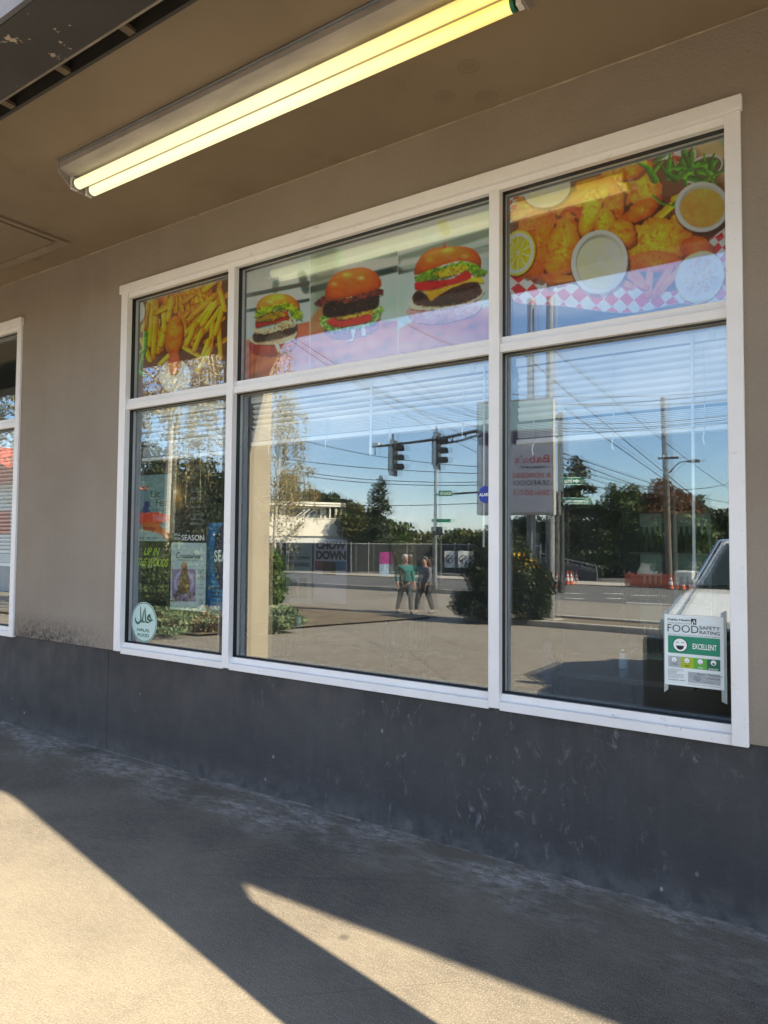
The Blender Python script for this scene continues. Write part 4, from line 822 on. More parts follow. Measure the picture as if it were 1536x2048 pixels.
# halal sticker on the glass
hx, hz = wx(287, 1244.5, .040); _, hz1 = wx(287, 1204, .040); hx1, _ = wx(314, 1244.5, .040); rx_, rz_ = hx1-hx-.004, hz1-hz
t = thing('oval_sticker', (hx, .042, hz-rz_), 'mint oval sticker with green Arabic script over HALAL FOOD in the lower left corner', 'sticker')
fr = lambda u, v, yy=.0440: (hx+u, yy, hz+v)
mb = MB(); mb.add(*disc(fr, 0, 0, rx_, rz_, 40)); mb.build('sticker_face', M['mint'], t)
fr2 = lambda u, v: fr(u, v, .0425)
mb = MB(); mb.add(*ring(fr2, 0, 0, rx_*.955, rz_*.965, .0045)); mb.build('sticker_border', M['darkgreen'], t)
def stroke(mb, pts, wds, f):                         # calligraphic ribbon of varying width
    n = len(pts); L = []
    for i in range(n):
        a = Vector(pts[max(i-1, 0)]); b = Vector(pts[min(i+1, n-1)]); tt = (b-a).normalized(); nn = Vector((-tt.y, tt.x)); p = Vector(pts[i]); L += [f(*(p+nn*wds[i]/2)), f(*(p-nn*wds[i]/2))]
    mb.add(L, [(2*i, 2*i+2, 2*i+3, 2*i+1) for i in range(n-1)])
def sm(pts, k=6):                                    # Catmull-Rom
    out = []
    for i in range(len(pts)-1):
        p0, p1, p2, p3 = pts[max(i-1, 0)], pts[i], pts[i+1], pts[min(i+2, len(pts)-1)]
        for j in range(k):
            t_ = j/k; out.append(tuple(.5*((2*p1[q])+(-p0[q]+p2[q])*t_+(2*p0[q]-5*p1[q]+4*p2[q]-p3[q])*t_**2+(-p0[q]+3*p1[q]-3*p2[q]+p3[q])*t_**3) for q in range(len(p1))))
    out.append(tuple(pts[-1])); return out
mb = MB(); s_ = rx_*.95
for pts, wd in (([(.72, .02), (.55, -.03), (.30, .06), (.45, .22), (.52, .10), (.62, .02)], .13), ([(.55, -.04), (.35, -.12), (.16, -.06), (.10, .30), (.07, .55)], .10), ([(.14, -.08), (-.05, -.12), (-.10, .05), (.02, .45)], .10), ([(-.12, -.05), (-.22, -.12), (-.26, .1), (-.30, .58)], .10), ([(-.25, .02), (-.34, -.14), (-.52, -.20), (-.68, -.10), (-.70, .05)], .13)):
    q = sm([(a*s_, b*s_*1.15+rz_*.14) for a, b in pts]); stroke(mb, q, [wd*s_*(.35+.65*math.sin(math.pi*min(1, max(.05, i/len(q))))) for i in range(len(q))], fr2)
mb.build('script_lettering', M['darkgreen'], t)
lettering(t, M['darkgreen'], [('HALAL', -rx_*.52, -rz_*.46, rz_*.15, rx_*1.0), ('FOOD', -rx_*.46, -rz_*.72, rz_*.16, rx_*.88)], fr2, .012)

# food rating certificate
CX, CZ, CY = None, None, .040
ax, az = wx(1328.5, 1228, CY); bx, bz = wx(1450, 1388, CY); cw = .216; x0 = ax; x1 = x0+.218; z1 = wx(1328.5, 1228, CY)[1]; z0 = z1-.281
t = thing('rating_certificate', ((x0+x1)/2, CY, z0), 'white food safety rating sheet with green EXCELLENT band taped in the lower right corner', 'certificate')
CYP = .0445
mb = MB(); mb.box(x0, x1, CYP-.0008, CYP-.0002, z0, z1); mb.build('paper', M['paper'], t)
for i, (ta, tb, zz0, zz1) in enumerate(((x0-.004, x0+.012, z0-.034, z1+.022), (x1-.010, x1+.010, z0-.044, z1+.028))):
    mb = MB(); f = CYP+.0006; mb.add([(ta, f, zz0), (tb, f, zz0+.014*(1 if i == 0 else -.6)), (tb, f, zz1), (ta, f, zz1-.012)], [(0, 1, 2, 3)])
    tm = mb.build('tape', None or M['tape'], t)
W_, H_ = x1-x0, z1-z0
fr = lambda u, v, k=0: (x0+u*W_, CYP-.0020-k*.0005, z1-v*H_)
def crect(mb, u0, v0, u1, v1, k=0): mb.add([fr(u0, v0, k), fr(u1, v0, k), fr(u1, v1, k), fr(u0, v1, k)], [(0, 1, 2, 3)])
mb = MB(); crect(mb, .06, .30, .94, .545); mb.build('rating_band', M['green'], t)
for (u0, u1, m_) in ((.06, .275, 'greyink'), (.275, .495, 'lime'), (.495, .72, 'green_m'), (.72, .94, 'green_d')):
    mb = MB(); crect(mb, u0, .59, u1, .745); mb.build('rating_swatch', M[m_], t)
mb = MB(); crect(mb, .40, .79, .94, .94); mb.build('signature_box', M['greyink'], t)
def smiley(u, v, r, mood):
    fb = lambda a, b: fr(u+a, v-b*W_/H_, 1); fk = lambda a, b: fr(u+a, v-b*W_/H_, 2); fd = lambda a, b: fr(u+a, v-b*W_/H_, 3)
    mb = MB(); mb.add(*disc(fb, 0, 0, r)); o1 = mb.build('smiley_face', M['ink'], t)
    mb = MB(); mb.add(*disc(fk, 0, 0, r*.90)); mb.build('smiley_fill', M['white_ink'], o1)
    mb = MB()
    for sx in (-.36, .36):
        if mood == 3: mb.add(*ring(fd, sx*r, r*.22, r*.20, r*.20, r*.07, 10, .35, math.pi-.35))
        else: mb.add(*disc(fd, sx*r*.8, r*.25, r*.08, n=8))
    if mood == 3: p_, f_ = disc(fd, 0, -r*.10, r*.52, r*.58, 16, math.pi, 2*math.pi); mb.add(p_, f_)
    elif mood == 0: mb.add([fd(-r*.35, -r*.25), fd(r*.35, -r*.25), fd(r*.35, -r*.36), fd(-r*.35, -r*.36)], [(0, 1, 2, 3)])
    else: mb.add(*ring(fd, 0, -r*.1, r*(.35+.15*mood), r*(.3+.12*mood), r*.10, 12, math.pi+.3, 2*math.pi-.3))
    mb.build('smiley_features', M['ink'], o1)
smiley(.27, .425, .130, 3); smiley(.165, .637, .052, 0); smiley(.385, .637, .052, 1); smiley(.61, .637, .052, 2); smiley(.83, .637, .052, 3)
ff = lambda a, b: (x0+a, CYP-.0028, z1-b) ; 
def cl(items, m_, bold=0, shear=0): lettering(t, M[m_], [(s_, u*W_, -v*H_, h_*H_, (w_*W_ if w_ else None)) for (s_, u, v, h_, w_) in items], lambda a, b: (x0+a, CYP-.0035, z1+b), bold, shear=shear)
cl([('Public Health', .06, .085, .030, .39)], 'ink', .012); cl([('Seattle & King County', .06, .125, .018, .39)], 'inkgrey')
mb = MB(); crect(mb, .46, .045, .55, .125); mb.build('agency_emblem', M['ink'], t); mb = MB(); mb.add(*disc(lambda a, b: fr(.515+a, .075-b, 1), 0, 0, .014, .012, 10)); crect(mb, .475, .085, .495, .125, 1); crect(mb, .51, .092, .54, .105, 1); mb.build('agency_emblem_figure', M['white_ink'], t)
cl([('FOOD', .055, .245, .105, .53)], 'ink', -.008); cl([('SAFETY', .605, .185, .048, .335), ('RATING', .605, .252, .048, .335)], 'ink', .0)
cl([('This business has received a food safety rating of', .06, .288, .016, .88)], 'inkgrey')
cl([('EXCELLENT', .485, .465, .075, .40)], 'white_ink', .02)
cl([('NEEDS', .125, .695, .012, .09), ('TO IMPROVE', .095, .715, .012, .15)], 'ink'); cl([('OKAY', .35, .720, .018, .08)], 'ink', .02); cl([('GOOD', .575, .730, .020, .08)], 'white_ink', .02); cl([('EXCELLENT', .75, .735, .020, .16)], 'white_ink', .02)
cl([('Routine inspections show this', .055, .775+.018*0, .010, .27), ('restaurant over time has met', .055, .793, .010, .28), ('HIGH STANDARDS', .055, .811, .011, .16), ('FOR SAFE FOOD', .055, .829, .011, .15), ('Practices observed that keep', .055, .847, .010, .28), ('food safe across all visits', .055, .865, .010, .27), ('and are compared with others', .055, .883, .010, .28), ('in the same area.', .055, .899, .010, .18)], 'inkgrey', .01)
cl([('text king food to 468311', .055, .93, .016, .30)], 'navy', .01)
cl([('Restaurant', .42, .826, .010, .12), ('Permit', .42, .86, .010, .07), ('Date', .66, .86, .010, .05), ('For information', .66, .905, .010, .14), ('see our web page', .66, .918, .010, .17), ('kingcounty.gov/foodsafety/ratings', .40, .965, .012, .54)], 'inkgrey')
mb = MB()
for pts in ([(.56, .822), (.575, .80), (.585, .82), (.60, .812), (.615, .824), (.635, .814), (.65, .823), (.67, .812), (.69, .822)], [(.73, .815), (.76, .802), (.78, .822), (.80, .812), (.83, .820), (.86, .806), (.88, .822), (.91, .812), (.98, .824)],
            [(.50, .858), (.53, .842), (.54, .862), (.57, .846), (.60, .858), (.62, .85)], [(.72, .862), (.76, .852), (.80, .866), (.84, .850), (.88, .866), (.92, .858), (.95, .862)], [(.49, .89), (.52, .875), (.54, .905), (.56, .872), (.575, .915), (.59, .885), (.62, .89)]):
    q = sm(pts, 5); stroke(mb, q, [.0014/W_]*len(q), lambda a, b: fr(a, b, 2))
mb.build('handwriting', M['ink'], t)
# ================================================================== inside the shop
def IP(px, py, z): d = ray(px, py); return Vector(CAM + d*((z-CAM[2])/d[2]))
def jar(px, py, label):
    p = IP(px, py, .755); t = thing('salt_jar', (p.x, p.y, .755), label, 'salt shaker', 'glass shakers on the inside tables')
    mb = MB(); mb.lathe([(.024, 0), (.026, .01), (.022, .07), (.018, .085)], p, 14); mb.build('jar_glass', M['salt'], t, smooth=True)
    mb = MB(); mb.lathe([(.0185, .0855), (.0185, .10), (.010, .112)], p, 14); mb.build('jar_lid', M['chrome'], t, smooth=True); return p
def table(x0, x1, y0, y1, label):
    t = thing('cafe_table', ((x0+x1)/2, (y0+y1)/2, .02), label, 'table', 'tables inside the windows')
    mb = MB(); mb.box(x0, x1, y0, y1, .725, .754); mb.build('tabletop', M['tabletop'], t, bevel=.005)
    cx, cy = (x0+x1)/2, (y0+y1)/2
    mb = MB(); mb.tube([(cx, cy, .05), (cx, cy, .724)], .035, 10); mb.build('pedestal', M['gasket'], t)
    mb = MB(); mb.box(cx-.28, cx+.28, cy-.04, cy+.04, .021, .05); mb.box(cx-.04, cx+.04, cy-.28, cy-.041, .021, .05); mb.box(cx-.04, cx+.04, cy+.041, cy+.28, .021, .05); mb.build('foot', M['gasket'], t)
def chair(x, y, rz, label):
    t = thing('slat_back_chair', (x, y, .02), label, 'chair', 'navy chairs at the inside tables'); R_ = Matrix.Translation((x, y, .02)) @ Matrix.Rotation(rz, 4, 'Z')
    mb = MB(); mb.box(-.21, .21, -.20, .22, .43, .46, R_); mb.build('seat', M['navy'], t)
    for sx in (-.19, .19):
        for (yy, h) in ((-.18, .43), (.20, .92)):
            mb = MB(); mb.box(sx-.02, sx+.02, yy-.02, yy+.02, 0, h, R_); mb.build('leg', M['navy'], t)
    mb = MB(); mb.box(-.17, .17, .185, .215, .84, .92, R_); mb.box(-.17, .17, .185, .215, .55, .59, R_)
    for k in (-.10, 0, .10): mb.box(k-.022, k+.022, .19, .21, .59, .84, R_)
    mb.build('backrest', M['navy'], t)
j1 = jar(1247, 1337, 'salt shaker on the table behind the right pane, left of the certificate')
j2 = jar(598, 1254, 'salt shaker on the table behind the middle pane, near the cream reflection')
table(j1.x-.38, j1.x+.40, max(.30, j1.y-.28), j1.y+.42, 'grey laminate table just inside the right pane')
table(j2.x-.42, j2.x+.38, max(.30, j2.y-.45), j2.y+.28, 'grey laminate table inside the middle pane')
c1 = IP(1262, 1440, .3)
chair(-1.13, .62, math.pi/2+.2, 'navy slat back chair beyond the sill left of the certificate')
chair(-.45, .68, -math.pi/2, 'navy slat back chair behind the certificate')
chair(j2.x+.75, j2.y+.1, -math.pi/2-.2, 'navy slat back chair right of the middle pane table')
# bottle cooler at the far side of the room
q0, q1 = P(1250, 1030, 4.6), P(1424, 1230, 4.6)
ct = thing('drinks_cooler', ((q0[0]+q1[0])/2, 4.8, .02), 'two door glass drinks cooler at the back of the room, seen through the right pane', 'cooler')
cx0, cx1, cz1, cz0 = q0[0], q1[0], q0[2]+.03, .02
glow = mat('lit_cooler_liner', (.35, .45, .42), .5, emit=((.45, .75, .70), .012))
mb = MB(); mb.box(cx0, cx1, 5.2, 5.24, cz0, cz1); mb.build('liner', glow, ct)
mb = MB(); mb.box(cx0-.05, cx0, 4.6, 5.24, cz0, cz1+.05); mb.box(cx1, cx1+.05, 4.6, 5.24, cz0, cz1+.05); mb.box(cx0, cx1, 4.6, 5.24, cz1, cz1+.05); mb.box((cx0+cx1)/2-.05, (cx0+cx1)/2+.05, 4.6, 4.66, cz0, cz1); mb.build('cabinet', M['plasticdk'], ct)
levels = [cz1-.52*k-.42 for k in range(3)]
for zz in levels:
    if zz > cz0: mb = MB(); mb.box(cx0, cx1, 4.72, 5.19, zz-.02, zz); mb.build('shelf', M['white'], ct)
bot = None
for si, zz in enumerate(levels):
    for k in range(12):
        bx_ = cx0+.10+(cx1-cx0-.20)*k/11
        if abs(bx_-(cx0+cx1)/2) < .08: continue
        if bot is None:
            mb = MB(); mb.lathe([(.034, 0), (.034, .15), (.014, .22), (.014, .27)], (0, 0, 0), 10); bot = mb.build('drinks_bottle', M['bottle']); o = bot
        else: o = bot.copy(); C.objects.link(o)
        o.location = (bx_, 4.86, zz+.001); tag(o, 'green bottle on the %s shelf of the drinks cooler, %s from the left' % (('top', 'middle', 'lowest')[si], ORD[k]), 'bottle', 'bottles in the cooler')
# glazed inner screen carrying more posters
sc = thing('inner_screen', (-3, 1.16, .02), 'thin framed inner glass screen with posters, seen through the middle pane', 'screen')
mb = MB(); mb.quad((-5.2, 1.17, .7), (-2.2, 1.17, .7), (-2.2, 1.17, 2.3), (-5.2, 1.17, 2.3)); mb.build('screen_glass', glass('screen_glass', .02, .1, (.96, .98, .98), .012), sc)
mb = MB(); mb.box(-5.25, -2.16, 1.15, 1.19, .66, .70); mb.box(-5.25, -2.16, 1.15, 1.19, 2.3, 2.34); mb.build('screen_rail', M['plasticdk'], sc)
SY = 1.15
def far_poster(px0, py0, px1, py1, bg, label, items=(), blocks=()):
    r_ = rect(px0, py0, px1, py1, SY); m0 = mat('poster_stock', lin(bg), .6, var=.1, vscale=8)
    t = thing('wall_poster', ((r_[0]+r_[1])/2, SY, r_[2]), label, 'poster', 'posters on the inner screen'); mb = MB(); mb.box(r_[0], r_[1], SY, SY+.001, r_[2], r_[3]); mb.build('paper', m0, t)
    for (a, b, c_, d, col) in blocks:
        q = rect(a, b, c_, d, SY-.002); mb = MB(); mb.quad((q[0], SY-.002, q[2]), (q[1], SY-.002, q[2]), (q[1], SY-.002, q[3]), (q[0], SY-.002, q[3])); mb.build('printed_block', mat('print_block', lin(col), .6, var=.3, vscale=12), t)
    for mname, its, bold in items: smooth_letters(t, mname, its, SY-.004, bold)
far_poster(514, 972, 571, 1003, (34, 22, 40), 'dark purple event poster high on the inner screen', [('greyink', [('BLACK', 524, 993, 7, 30)], .02)])
far_poster(519, 1008, 553, 1042, (150, 128, 50), 'mustard yellow poster with dark figures on the inner screen', [], [(522, 1024, 550, 1040, (60, 50, 34))])
far_poster(529, 1070, 571, 1085, (28, 36, 72), 'small navy poster with a white line of text', [('white_ink', [('WORLD PREMIERE', 540, 1080, 4, 28)], .01)])
far_poster(528, 1092, 571, 1132, (34, 22, 24), 'black and maroon poster under the navy one', [('greyink', [('LIVE', 554, 1108, 5, 12)], .01)], [(541, 1096, 548, 1126, (120, 60, 50))])
far_poster(572, 1083, 624, 1204, (150, 164, 170), 'pale grey MRS. LOMAN IS LEAVING poster', [('ink', [('ACT', 586, 1102, 6, 16), ('MRS. LOMAN', 575, 1118, 7, 44), ('IS LEAVING', 575, 1132, 8, 44)], .03), ('inkgrey', [('WORLD PREMIERE COMEDY', 575, 1108, 2.5, 44)], 0)], [(580, 1158, 594, 1196, (84, 66, 66)), (598, 1156, 614, 1196, (92, 76, 72))])
far_poster(628, 1079, 694, 1204, (168, 158, 170), 'CHOW DOWN poster in thick black letters over a round plate', [('ink', [('CHOW', 632, 1097, 15, 60), ('DOWN', 632, 1117, 16, 60)], .06)], [(630, 1122, 660, 1140, (120, 40, 50)), (662, 1122, 692, 1140, (40, 90, 130)), (646, 1124, 672, 1150, (96, 66, 50))])
far_poster(628, 978, 662, 1000, (44, 26, 30), 'small black poster with green SEPT lettering', [('limetext', [('SEPT', 648, 986, 6, 13)], .02)], [(632, 988, 642, 998, (140, 50, 30))])
far_poster(783, 1083, 832, 1150, (96, 84, 36), 'olive poster reading DO IT THAT WAY', [('ink', [('WOULDN\'T', 786, 1091, 4, 38), ('DO IT THAT WAY', 786, 1097, 5, 38)], .02)], [(812, 1104, 828, 1144, (50, 34, 34))])
# tall blue banner stand behind the left pane
r_ = rect(414, 1046, 462, 1218, .16)
t = thing('banner_stand', ((r_[0]+r_[1])/2, .16, .02), 'tall blue banner with a dark oval badge, right of the taped posters', 'banner')
mb = MB(); mb.box(r_[0], r_[1], .16, .162, r_[2], r_[3]); mb.build('banner_cloth', mat('bright_blue_banner', (.03, .24, .50), .6, var=.08), t)
cxx = P(452, 1113, .158); mb = MB(); mb.add(*disc(lambda a, b: (cxx[0]+a, .1585, cxx[2]+b), 0, 0, .115, .21, 30)); mb.build('badge', mat('badge_navy', (.01, .02, .09), .5), t)
smooth_letters(t, 'white_ink', [('SEA', 428, 1122, 22, 26)], .156, .03); smooth_letters(t, 'ink', [('a', 433, 1062, 8, 6), ('a', 433, 1072, 8, 6), ('ep', 430, 1081, 9, 12), ('WILDER', 422, 1178, 5, 26), ('members', 422, 1186, 4, 20), ('onward', 422, 1194, 4, 20)], .156, .02); smooth_letters(t, 'greyink', [('seattle', 421, 1207, 6, 26)], .156, .02)
mb = MB(); mb.box(r_[0], r_[1], .155, .18, r_[2]-.03, r_[2]); mb.tube([((r_[0]+r_[1])/2, .18, .02), ((r_[0]+r_[1])/2, .18, r_[3])], .012, 8); mb.build('stand', M['galv'], t)
# blue octagonal alarm sticker low on the mullion side of the middle pane
a_ = P(968, 989, .0435); t = thing('alarm_sticker', (a_[0], .055, a_[2]), 'small blue octagon sticker at the right edge of the middle pane', 'sticker')
oc = lambda u, v: (a_[0]+.006+u, .0425, a_[2]+v)
mb = MB(); mb.add(*disc(oc, 0, 0, .036, .042, 8)); mb.build('sticker_face', mat('alarm_blue', (.02, .05, .35), .4), t)
lettering(t, M['white_ink'], [('ALARM', -.030, -.008, .015, .06)], lambda u, v: (a_[0]+.006+u, .041, a_[2]+v), .03)

# ================================================================== the street behind the camera (seen mirrored in the glass)
def quads(name, cen, nrm_spread, size, m, parent=None, aspect=.6, tilt=None):
    """one mesh of many leaf sized faces"""
    n = len(cen); r = np.random.default_rng(len(cen)+int(abs(cen[0][0])*10)); d = r.normal(size=(n, 3)); d /= np.linalg.norm(d, axis=1)[:, None]
    if tilt is not None: d = d*np.array(tilt); d /= np.linalg.norm(d, axis=1)[:, None]
    e = r.normal(size=(n, 3)); e -= d*(e*d).sum(1)[:, None]; e /= np.linalg.norm(e, axis=1)[:, None]; s = size*(.6+.8*r.random(n))[:, None]
    a, b = d*s, e*s*aspect; v = np.stack([cen-a, cen-b*.9-a*.1, cen+a, cen+b], 1).reshape(-1, 3)
    me = bpy.data.meshes.new(name); me.vertices.add(4*n); me.vertices.foreach_set('co', v.astype(np.float32).ravel()); me.loops.add(4*n); me.loops.foreach_set('vertex_index', np.arange(4*n, dtype=np.int32))
    me.polygons.add(n); me.polygons.foreach_set('loop_start', np.arange(0, 4*n, 4, dtype=np.int32)); me.update(calc_edges=True); me.materials.append(m)
    o = bpy.data.objects.new(name, me); C.objects.link(o)
    if parent is not None: setp(o, parent)
    return o
def blob_points(c, r3, n, seed, shell=.45, clumps=26):
    r = np.random.default_rng(seed); out = []
    k = max(4, clumps); d = r.normal(size=(k, 3)); d /= np.linalg.norm(d, axis=1)[:, None]; rr = (shell+(1-shell)*r.random(k)**.6)[:, None]
    cc = np.array(c)+d*rr*np.array(r3)*.86; w = (.18+.20*r.random(k))
    pick = r.integers(0, k, n); g = r.normal(size=(n, 3)); g /= np.linalg.norm(g, axis=1)[:, None]; g *= (r.random(n)**.4)[:, None]
    return cc[pick]+g*w[pick][:, None]*np.array(r3)*1.15
L = dict(hedge=leafmat('hedge_ivy_leaf', (.014, .03, .008), (.085, .12, .025), 1.2), shade=leafmat('deep_shrub_leaf', (.012, .022, .009), (.045, .065, .022), .9), dark=leafmat('dark_evergreen_leaf', (.020, .036, .014), (.055, .085, .028), .5), mid=leafmat('green_leaf', (.03, .06, .014), (.09, .13, .03), .5), olive=leafmat('olive_leaf', (.06, .075, .02), (.14, .14, .04), .4),
         gold=leafmat('golden_birch_leaf', (.20, .16, .05), (.50, .40, .16), .6, .35), rust=leafmat('rust_leaf', (.14, .045, .02), (.20, .12, .04), .5), ivy=leafmat('ivy_leaf', (.03, .07, .015), (.13, .20, .04), 1.2), pale=leafmat('pale_shrub_leaf', (.10, .16, .08), (.30, .36, .18), 1.5),
         flower=leafmat('yellow_flower', (.55, .30, .02), (.70, .45, .03), 2), straw=leafmat('dry_straw', (.25, .18, .09), (.42, .32, .18), 2))
def round_tree(x, D, h, r, leaf, n, label, seed, z=None, size=.16, name='broadleaf_tree', cat='tree', trunk=.18, group='trees across the street', base=.30):
    z = gz(D) if z is None else z; t = thing(name, (x, -D, z), label, cat, group)
    mb = MB(); rr = random.Random(seed); mb.tube([(x, -D, z-.1), (x+rr.uniform(-.1, .1), -D, z+h*.35), (x+rr.uniform(-.3, .3), -D, z+h*.8)], [trunk, trunk*.7, trunk*.2], 8)
    for k in range(7):
        a = rr.uniform(0, 6.28); zz = z+h*rr.uniform(.28, .6); mb.tube([(x, -D, zz), (x+math.cos(a)*r*.4, -D+math.sin(a)*r*.4, zz+h*.15), (x+math.cos(a)*r*.75, -D+math.sin(a)*r*.75, zz+h*.25)], [trunk*.4, trunk*.25, .02], 5)
    mb.build('trunk', M['bark'], t)
    pts = blob_points((x, -D, z+h*(base+(1-base)/2)), (r, r, h*(1-base)/2), n, seed, clumps=34); quads('crown', pts, 1, size, leaf, t); return t
def conifer(x, D, h, r, leaf, n, label, seed, z=None, name='conifer', group='trees across the street', droop=.35, size=.17, sparse=False):
    z = gz(D) if z is None else z; t = thing(name, (x, -D, z), label, 'tree', group); g = np.random.default_rng(seed); mb = MB(); mb.tube([(x, -D, z-.1), (x, -D, z+h*.97)], [.22, .03], 8); pts = []
    nb = 60 if not sparse else 22
    for k in range(nb):
        f = (k+.5)/nb; zz = z+h*(.10+.88*f) if not sparse else z+h*(.2+.78*f); l = r*(1-f)**.8*g.uniform(.65, 1.15)+.15; a = g.uniform(0, 6.283); dx, dy = math.cos(a), math.sin(a)
        tip = (x+dx*l, -D+dy*l, zz-l*droop); mid = (x+dx*l*.55, -D+dy*l*.55, zz+l*.04); mb.tube([(x, -D, zz), mid, tip], [.05, .03, .01], 4)
        m_ = max(4, int(n*l/(nb*r*.55))); s = g.random(m_)**.7; px = x+dx*l*s; py = -D+dy*l*s; pz = np.where(s < .55, zz+l*.04*s/.55, zz+l*.04-(l*(droop+.04))*(s-.55)/.45)
        sp = .10*l+.10; hang = np.abs(g.normal(0, 1, m_))*(.55 if sparse else .28)*(.4+.2*l); pts.append(np.stack([px+g.normal(0, sp, m_), py+g.normal(0, sp, m_), pz-hang], 1))
    mb.build('trunk', M['bark'], t); quads('crown', np.concatenate(pts), 1, size, leaf, t, tilt=(1, 1, .6)); return t
def at(px, py, dep): v = VA(px, py, dep); return v.x, -v.y
def street_pole(name, label, cat, x, D, z0, z1, r0, r1, m, group=None, lean=(0, 0)):
    t = thing(name, (x, -D, z0), label, cat, group); mb = MB(); mb.tube([(x, -D, z0-.1), (x+lean[0]*.5, -D+lean[1]*.5, (z0+z1)/2), (x+lean[0], -D+lean[1], z1)], [r0, (r0+r1)/2, r1], 12); mb.build('pole', m, t, smooth=False); return t

# lot furniture -----------------------------------------------------------
# kerbed planting strip with the hedge, shrubs and the price board
tag(MB().box(-40, -10.2, -23.3, -23.1, -.85, -.55).build('kerb', M['curb']), kind='structure')
mb = MB(); mb.box(-8.3, 1.5, -13.1, -12.9, -.62, -.40); mb.box(-8.3, 1.5, -15.4, -15.2, -.72, -.48); tag(mb.build('kerb', M['curb'], bevel=.02), kind='structure')
sheet('planting_soil', -8.3, 1.5, 13.1, 15.2, 8, 4, lambda x, D: gz(D)+.10, M['soil'])
sheet('planting_soil', -16, -9.3, 5.2, 13.5, 6, 10, lambda x, D: gz(D)+.04, M['soil'])
sheet('sidewalk', -90, 60, 33.5, 36.5, 2, 3, lambda x, D: -.70, M['curb'])
# birches -----------------------------------------------------------------
def birch(x, D, h, r, n, seed, label, leafn=9000, group='birches at the edge of the lot'):
    z = gz(D); t = thing('birch_tree', (x, -D, z), label, 'tree', group); g = random.Random(seed); gr = np.random.default_rng(seed)
    mb = MB(); mb.tube([(x, -D, z-.1), (x+.15, -D, z+h*.5), (x+.3, -D-.1, z+h)], [.09, .06, .02], 10); mb.build('trunk', M['birchbark'], t)
    tw = MB(); pts = []
    for k in range(n):
        f = g.uniform(.46 if h > 7.5 else .34, .98); a = g.uniform(0, 6.28); l = r*(1.15-f*.75)*g.uniform(.5, 1.1); bx, by, bz = x+.3*f, -D, z+h*f
        ex, ey, ez = bx+math.cos(a)*l, by+math.sin(a)*l, bz+l*.25; mid = ((bx+ex)/2, (by+ey)/2, bz+l*.32); dl = g.uniform(.6, 1.9)*(1.2-.5*f)*(1 if h > 7.5 else .55)
        p1 = (ex+math.cos(a)*.15, ey+math.sin(a)*.15, ez-dl*.4); p2 = (ex+math.cos(a)*.12+g.uniform(-.15, .15), ey+math.sin(a)*.1, ez-dl)
        tw.tube([(bx, by, bz), mid, (ex, ey, ez), p1, p2], [.028, .018, .012, .009, .006], 4, caps=False)
        for q in range(3):
            s = g.uniform(.3, .9); q0 = Vector(mid).lerp(Vector((ex, ey, ez)), s); a2 = g.uniform(0, 6.28); q1 = q0+Vector((math.cos(a2)*.3, math.sin(a2)*.3, -.1)); q2 = q1+Vector((g.uniform(-.1, .1), g.uniform(-.1, .1), -g.uniform(.5, 1.7)))
            tw.tube([q0, q1, q2], [.008, .006, .0035], 3, caps=False); m_ = leafn//(n*4); s2 = gr.random(m_)[:, None]; pts.append(np.array(q1)*(1-s2)+np.array(q2)*s2+gr.normal(0, .05, (m_, 3)))
        m_ = leafn//(n*4); s2 = gr.random(m_)[:, None]; pts.append(np.array((ex, ey, ez))*(1-s2)+np.array(p2)*s2+gr.normal(0, .06, (m_, 3)))
    tw.build('twigs', M['twig'], t); quads('leaves', np.concatenate(pts), 1, .042, L['gold'], t, .7)
x_, d_ = at(318, 1240, 15.5); birch(x_, d_, 8.8, 2.6, 66, 3, 'nearest golden birch with drooping pale twigs, mirrored in the left pane', 9000)
x_, d_ = at(455, 1240, 18); birch(x_, d_, 8.5, 2.0, 44, 8, 'golden birch between the cream column and the left pane', 6000)
x_, d_ = at(540, 1200, 25); birch(x_, d_, 7.2, 1.7, 36, 4, 'slender birch mirrored beside the cream column', 5500)
x_, d_ = at(20, 1240, 17); birch(x_, d_, 8.0, 2.2, 50, 5, 'birch farthest along the shop front, mirrored in the neighbouring window', 8000)
def shrub(px, dep, r, h, leaf, n, label, seed, size=.05, flowers=0, py=1240, group='shrubs around the lot', dz=0):
    x, D = at(px, py, dep); z = gz(D)+dz; t = thing('garden_shrub', (x, -D, z), label, 'shrub', group); g = random.Random(seed)
    mb = MB()
    for k in range(9): a = g.uniform(0, 6.28); l = g.uniform(.3, .8)*r; mb.tube([(x, -D, z), (x+math.cos(a)*l*.5, -D+math.sin(a)*l*.5, z+h*.5), (x+math.cos(a)*l, -D+math.sin(a)*l, z+h*.85)], [.02, .014, .005], 5)
    mb.build('stems', M['bark'], t); quads('foliage', blob_points((x, -D, z+h*.52), (r, r, h*.5), n, seed, .35, 40), 1, size, leaf, t, .65)
    if flowers:
        p = blob_points((x, -D, z+h*.8), (r*.8, r*.8, h*.25), flowers, seed+1, .7, 12); quads('flowers', p, 1, .045, L['flower'], t, .9)
    return t
for k, (px, dep, r, h) in enumerate(((268, 13.5, 1.1, 1.75), (318, 14, 1.2, 1.6), (368, 14.6, 1.1, 1.5), (408, 15.3, 1.0, 1.4))): shrub(px, dep, r, h, L['hedge'], 9000, ('leafy ivy hedge clump at the left end of the lot', 'taller ivy hedge clump behind the taped posters', 'ivy hedge clump beside the birch trunk', 'ivy hedge clump nearest the column')[k], 40+k, .055)
shrub(512, 14.5, .55, 1.75, L['ivy'], 7000, 'upright ivy clump mirrored right beside the cream column', 50, .05)
shrub(530, 13.0, .65, .55, L['pale'], 4200, 'low pale leafed shrub at the foot of the ivy beside the column', 51, .045)
